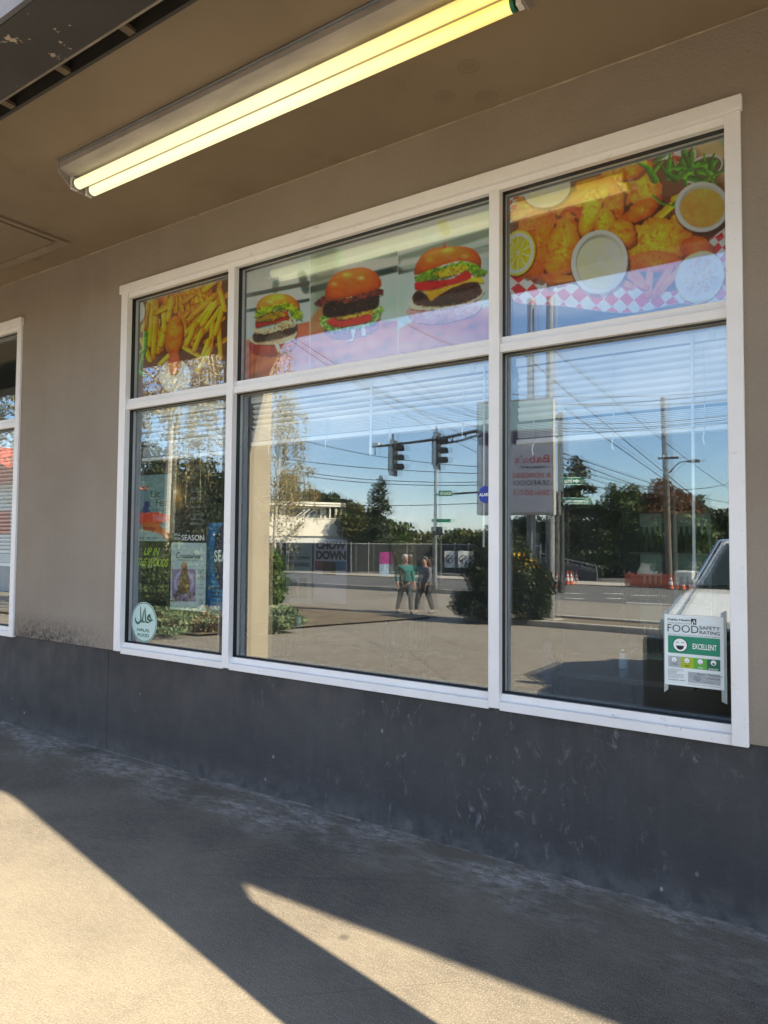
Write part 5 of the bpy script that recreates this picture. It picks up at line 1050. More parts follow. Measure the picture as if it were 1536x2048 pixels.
shrub(300, 12.3, 1.3, .5, L['pale'], 3500, 'low pale ground shrub in front of the ivy hedge', 52, .04); shrub(390, 12.9, 1.2, .45, L['straw'], 3500, 'dry straw coloured tuft in front of the ivy hedge', 53, .04)
shrub(1004, 17.5, .95, 2.1, L['shade'], 11000, 'large dark laurel bush left of the roadside sign board', 54, .075); shrub(955, 17.3, .75, .85, L['shade'], 5000, 'low dark bush spreading left of the laurel', 55, .06)
shrub(1030, 17, .62, 1.7, L['shade'], 7000, 'green shrub with yellow flowers under the roadside sign', 56, .05, 160); shrub(1066, 17, .5, 1.5, L['shade'], 6000, 'leafy shrub with yellow flowers against the sign posts', 57, .05, 160)

# trees beyond the road -------------------------------------------------------
def T_at(px, py_top, dep): x, D = at(px, 1100, dep); return x, D, VA(px, py_top, dep).z-gz(D)
x, D, h = T_at(570, 945, 64); conifer(x, D, h, 3.2, L['olive'], 5000, 'pale conifer behind the cream building, left', 70, size=.22)
x, D, h = T_at(655, 975, 66); round_tree(x, D, h, 2.6, L['dark'], 6000, 'dark rounded tree behind the cream building', 71, size=.22)
x, D, h = T_at(622, 982, 78); round_tree(x, D, h, 3.0, L['mid'], 4500, 'hazy green tree farther behind the cream building', 72, size=.24)
x, D, h = T_at(716, 1005, 62); round_tree(x, D, h, 2.4, L['olive'], 6000, 'olive green rounded tree right of the cream building', 73, size=.18)
x, D, h = T_at(756, 945, 55); conifer(x, D, h, 2.3, L['dark'], 2600, 'drooping weeping cedar with a bare forked top', 74, droop=.5, size=.16, sparse=True, name='weeping_cedar')
x, D, h = T_at(770, 1040, 58); round_tree(x, D, h, 2.3, L['mid'], 4000, 'bushy tree at the foot of the weeping cedar', 75, size=.18)
x, D, h = T_at(800, 1058, 64); round_tree(x, D, h, 2.0, L['olive'], 3500, 'low yellowish tree left of the signal pole', 76, size=.2)
for k, (px, pt, dp) in enumerate(((885, 1062, 54), (912, 1058, 53), (942, 1056, 52), (972, 1054, 50), (1000, 1060, 50))): x, D, h = T_at(px, pt, dp); round_tree(x, D, h, 1.7, (L['olive'], L['mid'])[k % 2], 3600, ('clipped tree first from the signal pole behind the mesh fence', 'clipped tree second from the signal pole behind the mesh fence', 'clipped tree third from the signal pole behind the mesh fence', 'clipped tree fourth from the signal pole behind the mesh fence', 'clipped tree right behind the laurel')[k], 80+k, size=.16, group='clipped trees behind the mesh fence', base=.1)
x, D, h = T_at(1150, 905, 48); conifer(x, D, h, 2.9, L['dark'], 9000, 'tall dark spruce right of the roadside sign', 90, size=.17)
x, D, h = T_at(1188, 1010, 46); conifer(x, D, h, 1.9, L['dark'], 6000, 'short dark spruce next to the tall one', 91, size=.17)
for k, (px, pt) in enumerate(((1020, 1035), (1060, 1030), (1100, 1035))): x, D, h = T_at(px, pt, 50); round_tree(x, D, h, 2.0, L['dark'], 4000, ('dark tree behind the left half of the sign', 'dark tree behind the middle of the sign', 'dark tree behind the sign posts')[k], 92+k, size=.18, base=.05)
x, D, h = T_at(1238, 965, 46); round_tree(x, D, h, 1.7, L['mid'], 6500, 'ragged green tree in the middle of the right pane', 96, size=.15, base=.08)
x, D, h = T_at(1268, 1000, 47); round_tree(x, D, h, 1.7, L['olive'], 6500, 'olive tree beside the ragged green one', 97, size=.15, base=.06)
x, D, h = T_at(1320, 958, 46); round_tree(x, D, h, 2.5, L['rust'], 8000, 'russet autumn tree behind the utility pole', 98, size=.14, base=.35)
x, D, h = T_at(1345, 1015, 45); round_tree(x, D, h, 2.4, L['mid'], 6000, 'green tree under the russet crown', 99, size=.15, base=.05); x, D, h = T_at(1400, 985, 58); conifer(x, D, h, 2.0, L['mid'], 4000, 'hazy conifer beyond the street lamp', 100, size=.2)
x, D, h = T_at(1440, 1015, 47); round_tree(x, D, h, 2.6, L['dark'], 7000, 'dark broad tree at the right edge behind the van', 101, size=.17, base=.05)
for k, (px, pt, dp) in enumerate(((235, 880, 30), (300, 905, 31), (360, 890, 32), (415, 915, 34))): x, D, h = T_at(px, pt, dp); round_tree(x, D, h, 1.9, L['shade'], 6000, 'dense tree behind the birches, %s from the shop side' % ORD[k], 120+k, size=.13, base=.02)
# far wood line closing the view
cen = []; gg = np.random.default_rng(5)
for k in range(170):
    xx = -170+k*1.5; dd = 92+gg.normal()*4+max(0, -xx-60)*-.35; hh = gg.uniform(2.4, 4.0); cen.append(np.stack([xx+gg.normal(0, 1.2, 130), -dd+gg.normal(0, 1, 130), -.9+gg.random(130)**.8*hh], 1))
tag(quads('woods', np.concatenate(cen), 1, .42, L['dark']), 'far dark strip of woods closing the street view', 'woods', kind='stuff')

# cream building across the road ---------------------------------------------------
A = Vector((-41.0, -39.5, 0)); U_ = Vector((.46, -.888, 0)).normalized(); N_ = Vector((.888, .46, 0)).normalized()
Mb = Matrix(((U_.x, -N_.x, 0, A.x), (U_.y, -N_.y, 0, A.y), (0, 0, 1, 0), (0, 0, 0, 1)))          # local x along the front, y into the house
bl_ = thing('cream_house', tuple(A), 'cream clapboard two storey building with flat roof, deck parapet and white outside stairs', 'building')
mb = MB(); mb.box(-7, 10.6, 0, 7, -.9, 1.85, Mb); mb.build('ground_floor', M['whitewall'], bl_)
mb = MB(); mb.box(-7, 10.6, -.15, .05, 1.851, 3.35, Mb); mb.box(10.45, 10.6, .051, 6, 1.851, 3.35, Mb); mb.build('parapet', M['siding'], bl_)
mb = MB(); mb.box(-7, 10.65, -.2, .1, 3.351, 3.42, Mb); mb.build('parapet_cap', M['creamtrim'], bl_)
mb = MB(); mb.box(-7, 6.8, 1.5, 7, 1.851, 4.45, Mb); up_ = mb.build('wall', M['siding'], bl_)
mb = MB(); mb.box(-7, 7.9, .7, 7.4, 4.451, 4.82, Mb); mb.build('roof', M['creamtrim'], bl_, bevel=.02)
for (a, b) in ((-5.5, -3.5), (-1.6, -.2), (.6, 1.8), (3.4, 6.2)):
    mb = MB(); mb.box(a-.08, b+.08, 1.44, 1.499, 3.3, 4.35, Mb); wf = mb.build('window', M['creamtrim'], bl_); mb = MB(); mb.box(a, b, 1.42, 1.438, 3.38, 4.27, Mb); mb.build('pane', M['ywin'], wf)
for a in (6.9, 7.5): mb = MB(); mb.box(a, a+.12, .9, 1.02, 3.0, 4.45, Mb); mb.build('roof_post', M['creamtrim'], bl_)
mb = MB()
for k in range(11): mb.box(1.2+k*.26, 1.46+k*.26, -1.1, -.2, .8+k*.22, .86+k*.22, Mb)
mb.build('stairs', M['creamtrim'], bl_)
for yy in (-1.12, -.18): mb = MB(); mb.tube([Mb @ Vector((1.2, yy, 1.8)), Mb @ Vector((4.1, yy, 4.1))], .05, 6); mb.tube([Mb @ Vector((1.2, yy, 1.3)), Mb @ Vector((4.1, yy, 3.6))], .035, 6); mb.tube([Mb @ Vector((1.2, yy, -.7)), Mb @ Vector((1.2, yy, 1.8))], .05, 6); mb.build('stair_rail', M['creamtrim'], bl_)
def shed(name, pxa, pxb, pt, dep, label, m1, m2, dd=6):
    a = VA(pxa, 1100, dep); b = VA(pxb, 1100, dep); z1 = VA((pxa+pxb)/2, pt, dep).z; u = (b-a); u.z = 0; ln = u.length; u.normalize(); n = Vector((u.y, -u.x, 0)); 
    if n.y > 0: n = -n
    mm = Matrix(((u.x, n.x, 0, a.x), (u.y, n.y, 0, a.y), (0, 0, 1, 0), (0, 0, 0, 1))); t = thing(name, (a.x, a.y, -.8), label, 'building'); q = MB(); q.box(0, ln, 0, dd, -.9, z1-.3, mm); q.build('wall', m1, t); q = MB(); q.box(-.3, ln+.3, -.3, dd+.3, z1-.299, z1, mm); q.build('roof', m2, t)
    q = MB(); q.box(ln*.2, ln*.4, -.05, -.002, .2, z1-.8, mm); q.build('door', M['darkscreen'], t); return t
shed('low_building', 802, 864, 1073, 66, 'low white flat roofed building behind the mesh fence', M['whitewall'], M['whitewall'])
shed('low_building', 690, 815, 1076, 70, 'long low grey building right of the cream house', M['farwall'], M['curb'])
# house with a red roof, mirrored in the neighbouring window
x, D = at(8, 950, 27); t = thing('red_roof_kiosk', (x, -D, gz(D)), 'white kiosk with a red roof far down the shop front', 'kiosk')
mb = MB(); mb.box(x-3, x+3, -D-3, -D+1, gz(D)-.1, 3.4); mb.build('wall', M['whitewall'], t); mb = MB(); mb.prism([(x-3.6, 3.401), (x+3.6, 3.401), (x+3, 3.8), (x, 4.9), (x-3, 3.8)], -D-3.5, -D+1.5, 'y'); mb.build('roof', M['redroof'], t)
mb = MB(); mb.box(x-2, x+2.2, -D+1.001, -D+1.03, 1.6, 2.4); mb.build('sign_band', M['redroof'], t)
# fence ------------------------------------------------------------------------
FP = [VA(470, 1140, 50), VA(560, 1140, 49), VA(700, 1140, 48), VA(735, 1140, 48.2), VA(812, 1140, 48.6), VA(864, 1140, 49), VA(908, 1140, 47), VA(936, 1140, 46), VA(973, 1140, 45), VA(1080, 1140, 43)]
fc = thing('mesh_fence', (FP[0].x, FP[0].y, -.7), 'dark green screened mesh fence along the far pavement with galvanised posts', 'fence')
for i in range(len(FP)-1):
    a, b = FP[i], FP[i+1]; mb = MB(); d_ = (b-a); d_.z = 0; nn = Vector((-d_.y, d_.x, 0)).normalized()*.02
    mb.add([(a.x-nn.x, a.y-nn.y, -.6), (b.x-nn.x, b.y-nn.y, -.6), (b.x-nn.x, b.y-nn.y, 1.25), (a.x-nn.x, a.y-nn.y, 1.25), (a.x+nn.x, a.y+nn.y, -.6), (b.x+nn.x, b.y+nn.y, -.6), (b.x+nn.x, b.y+nn.y, 1.25), (a.x+nn.x, a.y+nn.y, 1.25)], [(0, 1, 2, 3), (4, 5, 6, 7), (0, 1, 5, 4), (2, 3, 7, 6)])
    mb.build('screen_panel', M['darkscreen'], fc)
    mb = MB(); mb.tube([(a.x, a.y, 1.28), (b.x, b.y, 1.28)], .035, 6); mb.tube([(a.x, a.y, -.62), (b.x, b.y, -.62)], .03, 6); mb.build('fence_rail', M['galv'], fc)
for p in FP: mb = MB(); mb.tube([(p.x, p.y, -.75), (p.x, p.y, 1.4)], .05, 8); mb.build('fence_post', M['galv'], fc)
def face_frame(c, n):                                # sign plane at c with outward normal n, u to the viewer's right
    n = Vector(n).normalized(); u = Vector((0, 0, 1)).cross(n).normalized()
    return lambda a, b, k=0: tuple(Vector(c)+u*a+Vector((0, 0, 1))*b+n*k)
def board(t, name, fr_, u0, u1, v0, v1, th, m, off=0):
    mb = MB(); mb.add([fr_(u, v, k) for k in (off, off-th) for (u, v) in ((u0, v0), (u1, v0), (u1, v1), (u0, v1))], [(0, 1, 2, 3), (7, 6, 5, 4), (0, 4, 5, 1), (1, 5, 6, 2), (2, 6, 7, 3), (3, 7, 4, 0)]); return mb.build(name, m, t)
for px, dep, lb in ((897, 47.2, 'white fence notice with a ringed wheel emblem, left of the pair'), (925, 46, 'white fence notice with a ringed wheel emblem, right of the pair')):
    c = VA(px, 1119, dep-.3); to = (Vector((0, 3, 0))-Vector((c.x, c.y, 0))); fr_ = face_frame(c, (to.x, to.y, 0)); t = thing('fence_notice', tuple(c), lb, 'notice', 'notices on the mesh fence')
    board(t, 'sheet', fr_, -.33, .33, -.55, .55, .02, M['white']); mb = MB(); mb.add(*ring(lambda a, b: fr_(a, b, .01), 0, 0, .27, .27, .05, 20)); mb.add(*disc(lambda a, b: fr_(a-.06, b+.06, .012), 0, 0, .09, .07, 10)); mb.add(*disc(lambda a, b: fr_(a+.08, b-.07, .012), 0, 0, .08, .09, 10)); mb.build('emblem', M['ink'], t)
for px, lb in ((762, 'pink and pale blue upright banner, left of the pair'), (771, 'pink and pale blue upright banner, right of the pair')):
    c = VA(px, 1140, 45); fr_ = face_frame((c.x, c.y, -.72), (-c.x, 45, 0)); t = thing('upright_banner', (c.x, c.y, -.72), lb, 'banner', 'banners on the far pavement'); board(t, 'lower_cloth', fr_, -.15, .15, 0, .75, .03, M['lblue']); board(t, 'upper_cloth', fr_, -.15, .15, .751, 1.5, .03, M['pink']); board(t, 'base', fr_, -.2, .2, -.03, -.001, .2, M['plasticdk'])

# traffic signal -----------------------------------------------------------------
mp_ = VA(1121, 1100, 31); sg = thing('signal_mast', (mp_.x, mp_.y, -.74), 'dark traffic signal mast with a long curved arm over the road', 'traffic signal mast')
mb = MB(); mb.tube([(mp_.x, mp_.y, -.8), (mp_.x, mp_.y, 7.2)], [.16, .11], 12); mb.build('pole', M['darkmetal'], sg)
arm = sm([tuple(v) for v in (Vector((mp_.x, mp_.y, 7.0)), VA(975, 856, 31.5), VA(872, 877, 32), VA(742, 893, 33))], 8); mb = MB(); mb.tube(arm, .10, 8, r2=.05); mb.build('mast_arm', M['darkmetal'], sg)
ar2 = sm([tuple(v) for v in (Vector((mp_.x, mp_.y, 6.1)), VA(975, 868, 31.5), VA(920, 880, 31.8), VA(872, 889, 32))], 6); mb = MB(); mb.tube(ar2, .05, 6)
for k in range(2, len(ar2)-1, 3): mb.tube([ar2[k], Vector(ar2[k])+Vector((.1, 0, .30))], .025, 5)
mb.build('arm_brace', M['darkmetal'], sg)
def signal(px, py, dep, label, three=3):
    c = VA(px, py, dep); t = thing('traffic_signal', tuple(c), label, 'traffic light', 'signal heads on the mast arm'); H = .37
    R_ = Matrix.Translation(c) @ Matrix.Rotation(-.12, 4, 'Z') @ Matrix.Scale(1.18, 4)
    mb = MB(); mb.box(-.16, .08, -.17, .17, -1.5*H, 1.5*H, R_); mb.build('housing', M['plasticdk'], t)
    mb = MB(); mb.box(-.02, .0, -.36, .36, -1.5*H-.16, 1.5*H+.16, R_); mb.build('backplate', M['darkmetal'], t)
    for k in (-1, 0, 1):
        mb = MB(); rr = [(.081, a) for a in range(13)]; pts = []
        for a in range(-2, 15): w = math.pi*a/12; pts += [R_ @ Vector((.08, .155*math.cos(w), k*H+.155*math.sin(w))), R_ @ Vector((.40-(.10 if a in (-2, 14) else 0), .15*math.cos(w), k*H-.02+.15*math.sin(w)))]
        mb.add(pts, [(2*i, 2*i+2, 2*i+3, 2*i+1) for i in range(16)]); mb.build('visor', M['plasticdk'], t)
        mb = MB(); mb.add(*disc(lambda a, b: tuple(R_ @ Vector((.084, a, k*H+b))), 0, 0, .14, .14, 16)); mb.build('lens', (M['red'], M['lime'], M['signgreen'])[1-k], t)
    mb = MB(); mb.box(-.06, .0, -.04, .04, 1.5*H, 1.5*H+.42, R_); mb.build('hanger', M['darkmetal'], t)
signal(785, 916, 32.6, 'traffic light with three hooded lamps, leftmost on the arm'); signal(872, 902, 32, 'traffic light with three hooded lamps hung near the slim pole')
c = VA(748, 888, 33); t = thing('road_camera', tuple(c), 'small detector camera clamped at the tip of the signal arm', 'camera'); mb = MB(); mb.box(c.x-.12, c.x+.22, c.y-.07, c.y+.07, c.z-.08, c.z+.08); mb.build('case', M['white'], t, bevel=.02); mb = MB(); mb.tube([(c.x, c.y, c.z-.5), (c.x, c.y, c.z-.08)], .03, 6); mb.build('bracket', M['galv'], t)
# slim pole with signs
p = VA(868, 1100, 33.5); t = street_pole('sign_pole', 'slim galvanised pole with a side arm, street name plates and a walk signal', 'pole', p.x, -p.y, -.74, VA(868, 905, 33.5).z, .10, .07, M['galv'])
a0, a1 = VA(868, 990, 33.5), VA(1000, 982, 32.5); mb = MB(); mb.tube([a0, a1], .05, 6); mb.build('side_arm', M['darkmetal'], t)
c = VA(888, 987, 33.2); fr_ = face_frame(c, (.6, 1, 0)); board(t, 'name_plate', fr_, -.32, .32, -.13, .13, .03, M['signgreen']); lettering(t, M['white_ink'], [('105th St', -.27, -.06, .13, .52)], lambda a, b: fr_(a, b, .01), .02)
c = VA(880, 1041, 33.2); fr_ = face_frame(c, (.6, 1, 0)); board(t, 'name_plate', fr_, -.45, .45, -.08, .08, .03, M['signgreen']); c = VA(872, 1062, 33.0); fr_ = face_frame(c, (.6, 1, 0)); board(t, 'walk_signal', fr_, -.25, .28, -.2, .2, .25, M['plasticdk'])
# street signs on the mast
for (py, wdt, hh, label, txt) in ((961, .84, .36, 'green guide sign with an arrow on the signal mast', 'Holman'), (1001, 1.28, .30, 'green Greenwood street sign low on the signal mast', 'Greenwood')):
    c = VA(1121, py, 30.8); fr_ = face_frame(c, (.62, .8, 0)); t = thing('street_sign', tuple(c), label, 'street sign'); u0, u1 = (-wdt-.05+.0, -.05) ; 
    board(t, 'plate', fr_, u0, u1, -hh/2, hh/2, .03, M['signgreen']); mb = MB()
    for (q0_, q1_, q2, q3) in ((u0+.02, u1-.02, hh/2-.035, hh/2-.015), (u0+.02, u1-.02, -hh/2+.015, -hh/2+.035)): mb.add([fr_(q0_, q2, .008), fr_(q1_, q2, .008), fr_(q1_, q3, .008), fr_(q0_, q3, .008)], [(0, 1, 2, 3)])
    if py < 980:
        mb.add([fr_(u0+.08, 0, .008), fr_(u0+.22, .12, .008), fr_(u0+.22, .04, .008), fr_(u0+.36, .04, .008), fr_(u0+.36, -.04, .008), fr_(u0+.22, -.04, .008), fr_(u0+.22, -.12, .008)], [tuple(range(7))])
        lettering(t, M['white_ink'], [('Ho', u0+.42, -.09, .20, .34)], lambda a, b: fr_(a, b, .008), .03)
    else: lettering(t, M['white_ink'], [('Greenwood', u0+.10, -.07, .16, wdt-.2)], lambda a, b: fr_(a, b, .008), .02)
    mb.build('plate_border', M['white_ink'], t); mb = MB(); mb.add([fr_(a, b, k) for k in (0, -.05) for (a, b) in ((-.06, -.03), (.02, -.03), (.02, .03), (-.06, .03))], [(0, 1, 2, 3), (7, 6, 5, 4), (0, 4, 5, 1), (2, 6, 7, 3)]); mb.build('clamp', M['galv'], t)

# roadside sign board -----------------------------------------------------------------
pc = VA(1097, 1240, 17.6); px_, pD = pc.x, -pc.y; zg = gz(pD)
ps = thing('roadside_sign', (px_, -pD, zg), 'tall two post roadside sign cabinet with purple and white face listing burgers and seafood', 'sign')
nv = Vector((-px_*.35+.9, pD*.9, 0)).normalized(); fr_ = face_frame((px_, -pD, 0), nv)      # face towards the shop
ztop, zbot = VA(1095, 790, 17.6).z, VA(1095, 1028, 17.6).z
# along the image the cabinet runs left of the posts
sgn = -1 if fr_(1, 0)[0] > fr_(0, 0)[0] else 1
u_l, u_r = sorted((sgn*1.85, sgn*-.10)); 
cabo = board(ps, 'cabinet', fr_, u_l, u_r, zbot, ztop, .55, M['cab'])
board(ps, 'sign_face', fr_, u_l+.04, u_r-.04, zbot+.05, zbot+(ztop-zbot)*.60, .01, M['panelwhite'], .012); board(ps, 'sign_face', fr_, u_l+.04, u_r-.04, zbot+(ztop-zbot)*.615, zbot+(ztop-zbot)*.72, .01, M['purple'], .012)
board(ps, 'sign_face', fr_, u_l+.04, u_r-.04, zbot+(ztop-zbot)*.735, ztop-.06, .01, M['mint'], .012)
fl = lambda a, b: fr_(a, b, .020)
wdt = u_r-u_l; zf = zbot+(ztop-zbot)*.60
lettering(ps, M['red'], [("Baba's", u_l+.10, zf-.46, .20, .86)], fl, .0); mb = MB(); mb.add(*ring(fl, u_l+.53, zf-.38, .49, .25, .025, 30)); mb.add(*disc(lambda a, b: fr_(a, b, .016), u_l+.70, zf-.36, .15, .15, 16)); mb.build('oval_badge', M['greyink'], ps)
lettering(ps, M['ink'], [('BURGERS & MORE', u_l+.22, zf-.60, .055, .6)], fl, .02); lettering(ps, M['red'], [('& BURGERS', u_l+.06, zf-.84, .12, .98)], fl, .0); lettering(ps, M['ink'], [('SEAFOOD', u_l+.10, zf-1.03, .12, .90)], fl, .0); lettering(ps, M['red'], [('206-207-2', u_l+.08, zf-1.28, .13, .94)], fl, .0)
for uu in (sgn*.02, sgn*.50):
    for (z0_, z1_) in ((zg-.1, zbot), (ztop, VA(1085, 575, 17.6).z)):
        c0 = Vector(fr_(uu, 0, -.27)); mb = MB(); mb.tube([(c0.x, c0.y, z0_), (c0.x, c0.y, z1_)], .115 if z0_ < 0 else .09, 14); mb.build('post', M['galv'], ps)
c0 = Vector(fr_(sgn*.3, 0, -.27)); mb = MB(); mb.box(c0.x-.7, c0.x+.5, c0.y-.3, c0.y+.3, zg-.1, zg+.12); mb.build('footing', M['curb'], ps)

# utility pole, lamp and cables -----------------------------------------------------
up = VA(1337, 1150, 40.5); ut = street_pole('utility_pole', 'leaning wooden utility pole carrying crossarm and street lamp', 'utility pole', up.x, -up.y, gz(-up.y)-.05, VA(1333, 790, 40.5).z, .20, .14, M['polewood'], lean=(-.25, 0))
ca = VA(1335, 915, 40.5); mb = MB(); mb.box(ca.x-.55, ca.x+.55, ca.y-.06, ca.y+.06, ca.z-.06, ca.z+.06); mb.build('crossarm', M['polewood'], ut)
for k in (-.5, -.25, .25, .5): mb = MB(); mb.lathe([(.04, 0), (.05, .05), (.03, .12)], (ca.x+k, ca.y, ca.z+.06), 8); mb.build('insulator', M['white'], ut)
l0, l1 = VA(1337, 945, 40.5), VA(1378, 921, 40); mb = MB(); mb.tube(sm([tuple(l0), tuple((l0+l1)/2+Vector((0, 0, .25))), tuple(l1)], 5), .045, 6); la = mb.build('lamp_arm', M['galv'], ut); mb = MB(); mb.box(l1.x-.1, l1.x+.55, l1.y-.15, l1.y+.15, l1.z-.08, l1.z+.08); mb.build('lamp_head', M['galv'], la, bevel=.03)
WR = [((1118, 903, 26), (1500, 1012, 62)), ((1118, 912, 26), (1500, 1034, 62)), ((1118, 925, 26), (1345, 972, 45)), ((1118, 933, 26), (1345, 985, 45)), ((1000, 668, 18), (1500, 1072, 70)), ((1128, 815, 22), (1500, 1060, 62)), ((1060, 660, 20), (1500, 1003, 60)),
      ((990, 786, 30), (1500, 772, 40)), ((990, 800, 30), (1500, 792, 40)), ((990, 806, 30), (1500, 776, 42)), ((990, 842, 30), (1500, 822, 42)), ((990, 852, 30), (1500, 830, 42)), ((990, 858, 30), (1500, 838, 42)), ((1150, 964, 34), (1335, 970, 45)), ((1335, 978, 45), (1500, 952, 60)),
      ((600, 944, 50), (1010, 962, 46)), ((600, 951, 50), (1010, 968, 46)), ((480, 905, 50), (1010, 948, 46)), ((690, 752, 26), (1010, 862, 30)), ((760, 744, 26), (1010, 846, 30)), ((800, 742, 26), (1010, 838, 30)), ((540, 652, 24), (1010, 930, 36)), ((548, 648, 24), (1010, 905, 36)), ((770, 620, 22), (1010, 706, 24)), ((470, 1000, 60), (1010, 1004, 50)), ((600, 880, 40), (1010, 935, 40))]
for i, (a, b) in enumerate(WR):
    A_, B_ = VA(*a), VA(*b); pts = []; r0 = .012*(a[2]+b[2])/2/24
    for k in range(17): f = k/16; q = A_.lerp(B_, f); q.z -= .35*4*f*(1-f); pts.append(q)
    mb = MB(); mb.tube(pts, max(.011, min(.026, r0)), 5); o = mb.build('power_line', M['wire']); tag(o, 'black overhead cable mirrored in the %s pane sky, %s of that bundle counted downward' % (('right', ORD[i]) if i < 15 else ('middle', ORD[i-15])), 'cable', 'overhead cables')

# far right street things --------------------------------------------------------------
wa, wb_ = VA(1080, 1150, 43), VA(1192, 1150, 41); t = thing('block_wall', (wa.x, wa.y, -.74), 'dark grey sloping retaining wall with a pipe rail on top', 'wall')
zt0, zt1 = VA(1085, 1118, 43).z, VA(1190, 1145, 41).z; mb = MB(); dv = Vector((0, -.3, 0))
mb.add([(wa.x, wa.y, -.8), (wb_.x, wb_.y, -.8), (wb_.x, wb_.y, zt1), (wa.x, wa.y, zt0)]+[tuple(Vector(q)+dv) for q in ((wa.x, wa.y, -.8), (wb_.x, wb_.y, -.8), (wb_.x, wb_.y, zt1), (wa.x, wa.y, zt0))], [(0, 1, 2, 3), (7, 6, 5, 4), (0, 4, 5, 1), (1, 5, 6, 2), (2, 6, 7, 3), (3, 7, 4, 0)]); mb.build('wall_body', M['farwall'], t)
mb = MB(); mb.tube([(wa.x, wa.y, zt0+.35), (wb_.x, wb_.y, zt1+.35)], .035, 6); mb.tube([(wa.x, wa.y, zt0+.12), (wb_.x, wb_.y, zt1+.12)], .03, 6)
for k in range(5): f = k/4; q = wa.lerp(wb_, f); zz = zt0+(zt1-zt0)*f; mb.tube([(q.x, q.y, zz), (q.x, q.y, zz+.36)], .035, 6)
mb.build('pipe_rail', M['galv'], t)
of0, of1 = VA(1250, 1160, 36), VA(1385, 1160, 34); t = thing('barrier_fence', (of0.x, of0.y, -.74), 'orange slatted construction barrier along the far kerb', 'barrier'); n_ = 46; mb = MB()
for k in range(n_): q = of0.lerp(of1, k/(n_-1)); zz = -.74+.05*math.sin(k*.6); mb.box(q.x-.045, q.x+.045, q.y-.02, q.y+.02, -.74, zz+.66)
mb.build('slats', M['orange'], t); mb = MB(); mb.tube([(of0.x, of0.y+.03, -.2), (of1.x, of1.y+.03, -.2)], .02, 5); mb.tube([(of0.x, of0.y+.03, -.6), (of1.x, of1.y+.03, -.6)], .02, 5); mb.build('rail', M['red'], t)
cone0 = None
for k, (px, dp) in enumerate(((1093, 35), (1103, 36.5), (1113, 35), (1122, 35.5), (1134, 37), (1141, 37), (1364, 33.5), (1340, 34))):
    c = VA(px, 1170, dp); z = gz(-c.y)-.02
    if cone0 is None:
        cone0 = thing('traffic_cone', (0, 0, 0), 'orange traffic cone with white bands standing on the far side of the road', 'traffic cone', 'traffic cones on the road'); mb = MB(); mb.lathe([(.15, .03), (.115, .22)], (0, 0, 0), 12); mb.lathe([(.085, .38), (.07, .45)], (0, 0, 0), 12); mb.lathe([(.05, .56), (.03, .72)], (0, 0, 0), 12); mb.build('cone_body', M['orange'], cone0); mb = MB(); mb.lathe([(.115, .2201), (.085, .3799)], (0, 0, 0), 12); mb.lathe([(.07, .4501), (.05, .5599)], (0, 0, 0), 12); mb.build('reflective_band', M['white'], cone0); mb = MB(); mb.box(-.18, .18, -.18, .18, 0, .03); mb.build('cone_base', M['plasticdk'], cone0); o = cone0
    else: o = copy_tree(cone0)
    o.location = (c.x, c.y, z); o['label'] = 'orange traffic cone, %s from the left along the far side of the road' % ORD[(0, 1, 2, 3, 4, 5, 7, 6)[k]]
# painted lines on the road
mb = MB()
def stripe(px0, py0, px1, py1, wdt=.22):
    z = -.735; a, b = VG(px0, py0, z), VG(px1, py1, z); d = (b-a).normalized(); n = Vector((-d.y, d.x, 0))*wdt/2; mb.add([(a+n), (b+n), (b-n), (a-n)], [(0, 1, 2, 3)])
for s_ in ((1120, 1186, 1160, 1187), (1128, 1196, 1165, 1198), (1205, 1186, 1245, 1188), (1210, 1196, 1240, 1197), (1260, 1190, 1330, 1192), (1080, 1178, 1110, 1180), (560, 1166, 690, 1172), (560, 1172, 720, 1180), (590, 1180, 700, 1184), (730, 1176, 800, 1180), (700, 1190, 740, 1192), (860, 1178, 880, 1179), (860, 1192, 890, 1193), (1250, 1205, 1340, 1209)): stripe(*s_)
tag(mb.build('road_markings', M['paint_w']), kind='structure')

